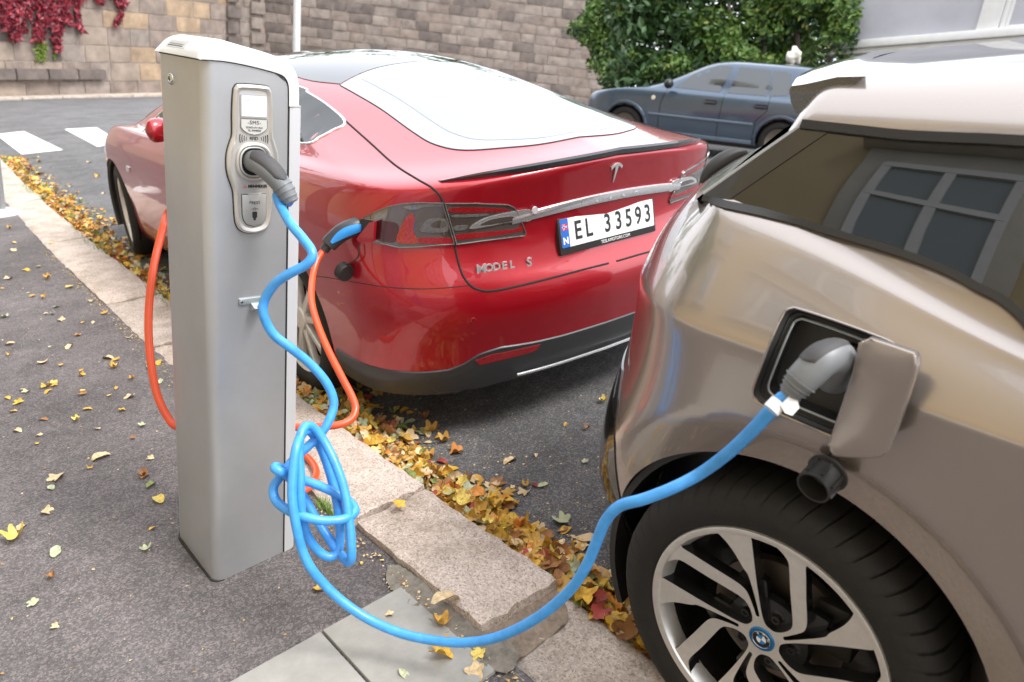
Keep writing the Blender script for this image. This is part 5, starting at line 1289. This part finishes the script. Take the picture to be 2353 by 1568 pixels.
# white bundle showing above its roof
lump=thing('white_bundle','small crumpled white bundle on a stick above the blue car roof','bundle',at(1828,150,13.0))
R=random.Random(3); c=at(1826,131,13.0); bm=bmesh.new(); bmesh.ops.create_icosphere(bm,subdivisions=3,radius=1)
for v in bm.verts:
    p=np.array(v.co); k=1+.22*math.sin(5*p[0]+2*p[2])+.15*math.sin(7*p[1]+3)+.1*math.sin(9*p[2]+4*p[0]); w=c+RT*p[0]*.115*k*(1+.25*p[2])+fw*p[1]*.12*k+UP*p[2]*.13*k; v.co=Vector(tuple(w))
me=bpy.data.meshes.new('cover'); bm.to_mesh(me); bm.free(); me.polygons.foreach_set('use_smooth',[True]*len(me.polygons)); me.materials.append(pm('creamy white cloth',(.75,.70,.62),.8,var=(9,.15))); link('cover',me,lump)
tube('stick',[c,c-UP*1.2],.03,M_black,lump,n=8)
# ================================================================ house behind the pavement (seen mirrored in the cars)
yh=thing('yellow_house','yellow rendered town house along the pavement with white casement windows','house',(-5,2,.1))
M_yel=pm('warm yellow render',(.57,.44,.25),.9,var=(.8,.08),bump=.1,bscale=30); M_st=pm('pale stone trim',(.58,.54,.47),.85,var=(3,.1))
M_pane=pm('sky-toned house glass',(.20,.25,.28),.04,spec=.8)  # pane colour lightened to stand in for reflected sky
YF=lambda a,b,c:np.array([-5.0+b,a,c])
box('wall',YF,-14,25,-.5,0,1.0,14.5,M_yel,yh); box('plinth',YF,-14.02,25.02,-.5,.08,.0,.998,M_st,yh,bev=.02); box('cornice',YF,-14.05,25.05,-.5,.25,14.502,15.0,M_st,yh,bev=.04)
for fl_ in(4.35,8.0,11.6):
    for k in range(-4,8):
        yc=1.75+3.0*k; w_,h_=.62,2.05
        sr=box('window_surround',YF,yc-w_-.24,yc+w_+.24,.0,.05,fl_-.05,fl_+h_+.28,M_st,yh,bev=.01)
        box('window_sill',YF,yc-w_-.32,yc+w_+.32,.0,.20,fl_-.20,fl_-.055,M_st,yh,bev=.02); box('window_hood',YF,yc-w_-.34,yc+w_+.34,.0,.22,fl_+h_+.285,fl_+h_+.42,M_st,yh,bev=.02)
        box('window_pane',YF,yc-w_,yc+w_,.05,.056,fl_,fl_+h_,M_pane,sr)
        for a0,a1,c0,c1 in((-w_-.02,-w_+.07,0,h_),(w_-.07,w_+.02,0,h_),(-.05,.05,0,h_),(-w_,w_,-.02,.08),(-w_,w_,h_-.08,h_+.02),(-w_,w_,h_*.64-.05,h_*.64+.05)): box('casement',YF,yc+a0,yc+a1,.057,.09+.004*(c1-c0<.3),fl_+c0,fl_+c1,M_wt,sr)
# trees on the bank above the walls (mirrored in the roof of the red car)
def tree(base,h,cr,seed,label):
    R=random.Random(seed); t=thing('tree',label,'tree',base,'trees above the stone walls'); base=np.array(base,float)
    tr=[base,base+np.array([.1,.1,h*.35]),base+np.array([-.2,.1,h*.6]),base+np.array([0,0,h*.85])]; tube('trunk',crom(tr,4),[.28-.018*i for i in range(13)],ST[3],t,n=8)
    pts=[]
    for k in range(34):
        c=base+np.array([R.gauss(0,cr*.5),R.gauss(0,cr*.5),h*R.uniform(.5,1.05)]); r_=R.uniform(.5,1.0)*cr*.3
        st_=base+np.array([0,0,h*R.uniform(.35,.7)])
        if k<9: tube('branch',[st_,(st_+c)/2+np.array([0,0,.2]),c],[.09,.06,.03],ST[3],t,n=5)
        for _ in range(75): v=unit((R.gauss(0,1),R.gauss(0,1),R.gauss(0,1)))*r_*R.random()**.35; pts.append((c+v,R.choice([0,0,1,2,3])))
    foliage('crown',pts,.2,M_hl,t,seed=seed)
tb0=cor+unit(cor-CAM)*3
tree((tb0[0]-3,tb0[1]+4,2.5),7.5,3.2,1,'leafy green tree above the brown sandstone wall'); tree((tb0[0]+4,tb0[1]+1,2.2),8,3.4,2,'tallest leafy green tree above the corner of the stone walls'); tree((tb0[0]+10,tb0[1]-4,2.0),7,3.2,3,'leafy green tree above the grey block wall')
for k_,(dx,dy,h_,lb_) in enumerate([(-9,9,8,'added unseen tree blocking sky at the far left above the sandstone wall'),(-15,12,8.5,'added unseen tree blocking sky furthest up the bank above the sandstone wall')]): tree((tb0[0]+dx,tb0[1]+dy,2.2),h_,3.4,30+k_,lb_)  # unseen trees added to keep bright sky out of the red fender's reflection
tree((-2.9,9.6,.1),8.6,3.3,41,'unseen street tree added to darken reflections, on the pavement beside the yellow house')  # unseen tree added so its crown darkens the red car's reflections
# ================================================================ charging cables
def path(P,n=10): return crom([at(x,y,d) for x,y,d in P],n)
M_bcab=pm('blue cable sheath',(.06,.33,.78),.34,coat=.15,bump=.05,bscale=60,var=(30,.16)); M_ocab=pm('orange red cable sheath',(.74,.085,.022),.36,coat=.25,var=(9,.07))
M_plug=pm('grey plug shell',(.17,.18,.19),.45,bump=.05,bscale=500); M_plugd=pm('dark grey plug grip',(.05,.048,.05),.55,bump=.35,bscale=900)
def loftplug(name,C,R,mat,parent,n=18,flat=1.):
    """tube with per-point radius"""
    return tube(name,C,R,mat,parent,n=n)
d_s=depth(PP(.117,1.187,.0))                        # depth of the station's socket
pk=[PP(.117,1.187,-.005),PP(.115,1.190,.03),PP(.118,1.186,.055),PP(.130,1.170,.082),PP(.148,1.138,.105),PP(.160,1.108,.12)]
bc=thing('charging_cable','bright blue charging cable looped in a knot between the post and the silver car','cable',gz(1040,1478,.11))
kx_=depth(gz(1040,1478,.115))
dP=depth(BF(pc[0],.02,pc[2]))
def bd(k): return k
end=pk[-1]
i0=at(634,446,depth(end))
dc_=depth(BF(pc[0],-.02,pc[2]))-.11
pts=[PP(.160,1.108,.12),at(637,448,depth(end)),at(648,480,depth(end)-.005),at(668,515,1.76),at(697,550,1.75),at(718,583,1.74),at(704,608,1.74),at(664,630,1.75),at(630,655,1.77),at(608,690,1.79),at(606,725,1.80),at(628,768,1.82),at(668,800,1.84),at(712,836,1.87),at(750,880,1.89),at(767,925,1.90),at(757,965,1.89),at(735,1000,1.88),at(706,1028,1.87)]
pts+=[at(676,1055,1.86),at(648,1090,1.84),at(629,1120,1.83),at(634,1150,1.82),at(660,1172,1.80),at(700,1188,1.79),at(745,1197,1.80),at(790,1193,1.82),at(815,1178,1.85),at(808,1158,1.87),at(780,1138,1.88),at(730,1115,1.86),at(680,1098,1.83),at(646,1085,1.79),at(632,1077,1.79),at(636,1073,1.80),at(652,1085,1.83),at(690,1130,1.88)]
pts+=[at(725,1190,1.89),at(757,1240,1.88),at(783,1275,1.87),at(802,1292,1.85),at(808,1270,1.83),at(803,1200,1.83),at(792,1130,1.84),at(772,1070,1.85),at(745,1015,1.86),at(722,985,1.85),at(703,980,1.83),at(691,1000,1.81),at(686,1040,1.795),at(690,1090,1.79),at(690,1140,1.79),at(694,1190,1.80)]
pts+=[at(708,1235,1.83),at(730,1265,1.85),at(755,1280,1.86),at(775,1270,1.87),at(782,1235,1.88),at(777,1170,1.89),at(762,1100,1.90),at(742,1040,1.90),at(723,1003,1.88),at(708,990,1.85),at(694,998,1.82),at(681,1030,1.785),at(674,1080,1.775),at(671,1140,1.77),at(679,1200,1.775),at(693,1260,1.79)]
pts+=[at(714,1305,1.80),at(745,1343,1.82),at(790,1385,1.83),at(850,1425,1.835),at(920,1455,1.825),at(990,1471,1.80),at(1060,1477,1.765),at(1130,1468,1.72),at(1200,1440,1.67),at(1262,1400,1.62),at(1315,1350,1.57),at(1350,1295,1.53),at(1373,1240,1.50),at(1393,1195,1.475),at(1425,1163,1.45),at(1480,1147,1.42),at(1545,1122,1.40),at(1610,1088,1.39),at(1675,1040,dc_*.2+1.36*.8),at(1730,988,dc_*.5+1.34*.5),at(1770,945,dc_*.8+1.34*.2),at(1800,913,dc_)]
cab=tube('cable',crom(pts,7),.0118,M_bcab,bc,n=12)
# plug at the station: curved grip, ribbed bend protector, dark thumb pad
C1=crom(pk,6); t_=np.linspace(0,1,len(C1)); R1=[float(np.interp(t,[0,.15,.35,.6,.8,.86,1],[.026,.027,.0275,.0265,.0225,.0215,.0155])) for t in t_]
p1=loftplug('station_plug',C1,R1,M_plug,bc)
for k in range(4):
    i=int(len(C1)*(.76+.06*k)); i=min(i,len(C1)-2); tube('plug_rib',[C1[i]-(C1[i+1]-C1[i])*.28,C1[i]+(C1[i+1]-C1[i])*.28],R1[i]+.0022,M_plug,p1,n=18)
def pad(C,R,i0,i1,up,parent):
    vs=[];fs=[]; 
    for i in range(i0,i1+1):
        t=unit(C[min(i+1,len(C)-1)]-C[max(i-1,0)]); u_=unit(up-(up@t)*t); s_=np.cross(t,u_)
        e=min(1,(i-i0+.4)/2.,(i1-i+.4)/2.)
        for a in np.linspace(-.95,.95,9): vs.append(C[i]+(u_*math.cos(a*e)+s_*math.sin(a*e))*(R[i]+.0018*(1 if abs(a)<.9 else -.5)))
    for i in range(i1-i0):
        for k in range(8): fs.append((i*9+k,i*9+k+1,(i+1)*9+k+1,(i+1)*9+k))
    return mk('plug_grip',*fixn(vs,fs),M_plugd,parent)
pad(C1,R1,6,22,unit(-RT*.1+UP*.8-fw*.5),p1)
# plug at the car
def pD(x,y): return hit(x,y,bn,BF(0,0,0))
c0=BF(pc[0],-.02,pc[2]); dc=depth(c0)
pk2=[c0,BF(pc[0],.03,pc[2]+.002),at(1925,822,dc-.10),at(1893,826,dc-.125),at(1866,850,dc-.125),at(1843,873,dc-.12),at(1825,893,dc-.115),at(1810,909,dc-.11)]
C2=crom(pk2,6); t_=np.linspace(0,1,len(C2)); R2=[float(np.interp(t,[0,.15,.32,.55,.72,.82,.9,1],[.029,.030,.0275,.027,.0255,.0215,.0185,.0145])) for t in t_]
p2=loftplug('car_plug',C2,R2,M_plug,bc)
for k in range(4):
    i=min(int(len(C2)*(.74+.06*k)),len(C2)-2); tube('plug_rib',[C2[i]-(C2[i+1]-C2[i])*.28,C2[i]+(C2[i+1]-C2[i])*.28],R2[i]+.0024,M_plug,p2,n=18)
pad(C2,R2,7,24,unit(UP*.9-fw*.3-RT*.35),p2)
cab_pts=crom(pts,7)[:-1]+[C2[-1],C2[-3]]
bpy.data.objects.remove(cab); tube('cable',cab_pts,.0114,M_bcab,bc,n=12)
# white cable tag near the car plug
ta=at(1768,947,dc_); tb=at(1790,924,dc_); tube('cable_tag',[ta+(tb-ta)*.15,tb],[.0145,.0145],M_white,bc,n=10)
tg=frame(tb,RT,UP); prism('cable_tag',[(-.003,-.004),(.012,.012),(.022,.010),(.026,-.008),(.015,-.020),(.004,-.016)],lambda a,b,h:tg(a,-h-.013,b),0,.003,M_white,bc)
# ---- orange cable of the red car
oc=thing('charging_cable','orange red charging cable running from the red car round behind the post','cable',gz(790,985,.12))
dt=depth(tskin.px(790,545)[0]); rp_=at(350,640,2.35)
op=[at(744,575,dt-.06),at(728,600,dt-.08),at(718,640,dt-.12),at(716,690,dt-.2),at(728,740,dt-.28),at(752,800,dt-.35),at(783,862,dt-.40),at(808,910,dt-.43),at(817,940,dt-.45),at(806,965,dt-.47),at(775,977,dt-.49),at(730,981,dt-.5),at(670,982,dt-.5),at(600,978,dt-.48),at(520,985,dt-.42),at(450,990,2.30),at(405,980,2.28),at(383,955,2.28),at(362,910,2.28),at(349,850,2.28),at(342,780,2.29),at(342,710,2.30),at(349,640,2.31),at(356,600,2.33),at(364,565,2.35),at(376,520,2.37),at(392,480,2.38),PF(.11,D+.075,1.05)]
tube('cable',crom(op,8),.0118,M_ocab,oc,n=12)
tube('station_plug',crom([PF(.11,D+.075,1.05),PF(.116,D+.065,1.11),PF(.118,D+.035,1.17),PF(.118,D+.004,1.185)],5),[.0165,.018,.02,.022,.024]+[.026]*11,M_plugd,oc,n=14)
lp=[gz(x,y,.128) for x,y in((610,1020),(660,1032),(695,1044),(716,1062),(727,1085),(718,1110),(700,1128),(672,1138))]+[gz(640,1120,.128)]
tube('cable',crom(lp,8),.0125,M_ocab,oc,n=12)
M_ob=pm('plug blue side',(.03,.27,.66),.4)
pg=[at(744,576,dt-.06),at(752,566,dt-.06),at(768,549,dt-.06),at(790,532,dt-.06),at(815,521,dt-.05),at(840,514,dt-.02),at(855,512,dt+.02)]
C3=crom(pg,5); R3_=[float(np.interp(i/(len(C3)-1),[0,.18,.2,.5,.8,1],[.0175,.0175,.030,.033,.033,.03])) for i in range(len(C3))]
p3=tube('car_plug',C3,R3_,pm('black plug shell',(.04,.038,.04),.4),oc,n=16)
vs=[];fs=[]
for j,i in enumerate(range(8,len(C3)-4)):
    t=unit(C3[i+1]-C3[i-1]); u_=unit(-UP*.45-fw*.85-((-UP*.45-fw*.85)@t)*t); s_=np.cross(t,u_); w=.40*math.sin(math.pi*(j+.6)/(len(C3)-12.))+.12
    for a in np.linspace(-w,w,7): vs.append(C3[i]+(u_*math.cos(a)+s_*math.sin(a))*(R3_[i]+.002))
k=len(vs)//7
for i in range(k-1):
    for q in range(6): fs.append((i*7+q,i*7+q+1,(i+1)*7+q+1,(i+1)*7+q))
mk('plug_side',*fixn(vs,fs),M_ob,p3)
# ================================================================ fallen leaves
LC=[('yellow',(.60,.35,.035)),('ochre',(.52,.29,.05)),('brown',(.30,.13,.04)),('pale tan',(.62,.46,.26)),('green',(.17,.20,.05)),('dark red',(.34,.05,.04)),('orange',(.58,.22,.03)),('lemon',(.64,.48,.11)),('grey green',(.40,.42,.26))]
LM={n_:pm(n_+' dead leaf',c,.6,var=(2.2,.45)) for n_,c in LC}
for m_ in LM.values(): m_.node_tree.nodes['Principled BSDF'].inputs['Roughness'].default_value=.62
LMESH={(n_,k):leafmesh('leaf',LM[n_],1.,curl=(.45,.9,1.4,.7)[k],seed=k*9+hash(n_)%7 if False else k*9+len(n_),kind=k%2) for n_,_ in LC for k in range(4)}
R=random.Random(21)
def leaf(p,size,col,label,group,tilt=.3,k=None,rz=None):
    me=LMESH[col,R.randrange(4) if k is None else k]; o=bpy.data.objects.new('leaf',me); COL.objects.link(o)
    o.location=tuple(map(float,p)); o.scale=(size,)*3; o.rotation_euler=(R.uniform(-tilt,tilt),R.uniform(-tilt,tilt),R.uniform(0,6.28) if rz is None else rz); tag(o,label,'leaf',group); return o
WT=['yellow']*5+['ochre']*5+['brown']*4+['pale tan']*4+['orange']*3+['lemon']*3+['green']*2+['grey green']*2+['dark red']
def gw(y): return .19+.07*math.sin(y*2.3+.6)+.05*math.sin(y*5.1)+(.09 if 1.7<y<2.5 else 0)-.02*max(0,y-3)*.3
def gh(u): return .012+.065*max(0,1-u)**1.3                     # heap height, u=0 at kerb, 1 at outer edge
# the leaves of the heap that show largest
GLAB='curled %s leaf on the leaf heap in the gutter beside the granite kerb'
for i in range(150):
    y=.95+1.75*(i/150)+R.uniform(-.05,.05); u=R.random()**1.0; w=gw(y); x=kx(y)+.012+u*w
    leaf((x,y,gh(u)+R.uniform(.006,.022)),R.uniform(.016,.04),(cc_:=R.choice(WT)),GLAB%cc_,'leaves heaped in the gutter',tilt=.75)
# everything under and beyond them: one heap
vs=[];fs=[];mi=[]
names=[n_ for n_,_ in LC]
for i in range(8500):
    y=-.3+13.5*R.random()**1.7; w=max(.08,gw(y)) if y<6 else .28; u=abs(R.gauss(0,.55)); 
    if u>1.7: continue
    if y>4.5 and R.random()<.45: continue
    x=kx(y)+.008+u*w; z=gh(min(u,1))*R.uniform(.1,1)+.004
    if u>1: z=.004
    me=LMESH[R.choice(WT),R.randrange(4)]; s=R.uniform(.011,.038); a=R.uniform(0,6.28); t1,t2=R.uniform(-.7,.7)*(u<1),R.uniform(-.7,.7)*(u<1)
    m3=Matrix.Rotation(a,3,'Z')@Matrix.Rotation(t1,3,'X')@Matrix.Rotation(t2,3,'Y'); b=len(vs)
    for v in me.vertices: c=m3@(v.co*s); vs.append((c.x+x,c.y+y,c.z+z))
    mm=names.index(me.materials[0].name.replace(' dead leaf',''))
    for p in me.polygons: fs.append([b+q for q in p.vertices]); mi.append(mm)
o=mk('leaf_heap',vs,fs,None); [o.data.materials.append(LM[n_]) for n_ in names]; o.data.polygons.foreach_set('material_index',mi); tag(o,'long heap of yellow and brown autumn leaves along the kerb','leaf heap',kind='stuff')
# loose leaves on the pavement, kerb and slabs, placed as seen
PLAB='dry %s leaf lying loose on the dark asphalt pavement'
loose=[(230,1050,.036,'pale tan'),(130,1098,.034,'pale tan'),(38,1235,.037,'lemon'),(365,1146,.032,'lemon'),(333,1093,.022,'brown'),(347,1113,.023,'green'),(207,1075,.014,'yellow'),(160,796,.03,'pale tan'),(100,832,.028,'pale tan'),(110,899,.02,'yellow'),(42,925,.024,'yellow'),(128,1268,.026,'grey green'),(108,1175,.022,'pale tan'),(50,1210,.02,'pale tan'),(337,1260,.02,'grey green'),(330,1092,.02,'brown'),(118,1120,.018,'grey green'),(75,1386,.018,'grey green'),(248,822,.03,'pale tan'),(262,845,.026,'ochre'),(345,842,.026,'grey green'),(366,832,.026,'yellow'),(298,912,.026,'pale tan'),(100,963,.018,'brown'),(30,945,.016,'ochre'),(22,790,.026,'pale tan'),(12,728,.03,'grey green'),(140,735,.024,'pale tan'),(75,680,.022,'ochre'),(180,770,.02,'orange'),(345,1053,.016,'pale tan'),(305,1006,.014,'brown'),(60,900,.018,'pale tan'),(120,1325,.014,'brown'),(350,1213,.012,'yellow'),(125,1440,.012,'pale tan'),(735,1353,.02,'ochre'),(190,905,.02,'brown'),(225,985,.013,'pale tan'),(85,1018,.012,'yellow'),(20,640,.03,'pale tan'),(60,620,.03,'yellow'),(110,640,.028,'ochre'),(30,575,.03,'pale tan'),(160,660,.03,'lemon'),(210,690,.03,'pale tan'),(130,705,.022,'grey green'),(240,720,.022,'ochre'),(365,740,.024,'orange'),(120,560,.03,'lemon')]
for x,y,s,c in loose: p=gz(x,y,.1); leaf(p,s,c,PLAB%c,'loose leaves on the pavement',tilt=.22)
for i in range(45):
    x,y=R.uniform(0,380),R.uniform(520,1000); p=gz(x,y,.1)
    if p[0]<kx(p[1])-.3: leaf(p,R.uniform(.012,.024),(cc_:=R.choice(['pale tan','pale tan','yellow','ochre','grey green','lemon'])),PLAB%cc_,'loose leaves on the pavement',tilt=.25)
for x,y,s,c,z,lab in [(1025,1375,.042,'pale tan',.142,'big curled tan leaf with a long stalk at the inner edge of the granite kerb'),(917,1160,.024,'yellow',.142,'small bright yellow leaf lying on top of the granite kerb stone'),(1012,1500,.034,'yellow',.115,'folded yellow leaf standing on the concrete slab under the blue cable'),(1015,1437,.028,'ochre',.108,'rolled ochre leaf on the concrete slab at the end of the kerb stone'),(1085,1453,.028,'orange',.07,'orange brown leaf in the notch between two kerb stones'),(1093,1545,.03,'pale tan',.104,'crumpled tan leaf at the corner of the concrete slab'),(1100,1506,.022,'lemon',.104,'narrow lemon leaf on the mortar beside the concrete slab'),(895,1412,.014,'pale tan',.105,'tiny pale leaf in the middle of the concrete slab'),(928,1549,.018,'grey green',.105,'small grey green leaf on the concrete slab')]:
    leaf(gz(x,y,z),s,c,lab,None,tilt=.35)
RLAB='stray %s leaf lying on the open road asphalt'
for x,y,s,c in [(1010,1003,.02,'yellow'),(1248,1115,.02,'grey green'),(1172,1058,.03,'pale tan'),(1232,1045,.012,'pale tan'),(1388,922,.022,'lemon'),(1350,985,.016,'brown'),(1300,975,.014,'ochre'),(1345,1060,.016,'grey green'),(1180,1120,.014,'pale tan'),(1060,860,.02,'yellow'),(1140,860,.02,'ochre')]: leaf(gz(x,y,.008),s,c,RLAB%c,'stray leaves on the road',tilt=.2)
for i in range(34): x,y=R.uniform(20,300),R.uniform(350,600); p=gz(x,y,.006); (p[0]>kx(p[1])+.1) and leaf(p,R.uniform(.02,.045),(cc_:=R.choice(['pale tan','lemon','yellow'])),RLAB%cc_,'stray leaves on the road',tilt=.2)
# leaf crumbs and grit
vs=[];fs=[];mi=[]
for i in range(3600):
    if i<1500: x,y=R.uniform(-3.2,-.32),R.uniform(.8,9)**1.; z=.0965; x+=kx(y)
    elif i<2600: y=.5+6*R.random()**1.5; x=kx(y)-.315+abs(R.gauss(0,.03)); z=.1; 
    else: y=.4+4*R.random()**1.3; x=kx(y)+.1+abs(R.gauss(0,.35)); z=.003
    if 1500<=i<2600: x=kx(y)-.31-abs(R.gauss(0,.035))
    s=R.uniform(.002,.0065); a=R.uniform(0,6.28); c,d=math.cos(a)*s,math.sin(a)*s; b=len(vs); q=R.uniform(.3,.9)
    vs+=[(x-c,y-d,z),(x+d*q,y-c*q,z+s*.5),(x+c,y+d,z+.001),(x-d*q,y+c*q,z+s*.2)]; fs.append((b,b+1,b+2,b+3)); mi.append(R.choice([3,3,1,2,7,3]))
o=mk('leaf_crumbs',vs,fs,None,smooth=False); [o.data.materials.append(LM[n_]) for n_ in names]; o.data.polygons.foreach_set('material_index',mi); tag(o,'fine crumbs of dry leaf and grit scattered over the asphalt','leaf litter',kind='stuff')
# grass tufts growing in the gutter further up
vs=[];fs=[]
for i in range(420):
    y=R.choice([R.gauss(4.6,.25),R.gauss(6.6,.4),R.gauss(9.5,.4),R.gauss(2.0,.03)]); x=kx(y)+R.uniform(-.05,.12) if y>2.3 else -.29+R.uniform(-.02,.02); z=.1 if x<kx(y) else .03
    h=R.uniform(.03,.08)*(1 if y>2.3 else .5); a=R.uniform(0,6.28); b=len(vs); vs+=[(x-.003,y,z-.02),(x+.003,y,z-.02),(x+math.cos(a)*h*.5,y+math.sin(a)*h*.5,z+h)]; fs.append((b,b+1,b+2))
tag(mk('grass',vs,fs,M_hl[1],smooth=False),'green grass sprouting between the kerb and the road','grass',kind='stuff')
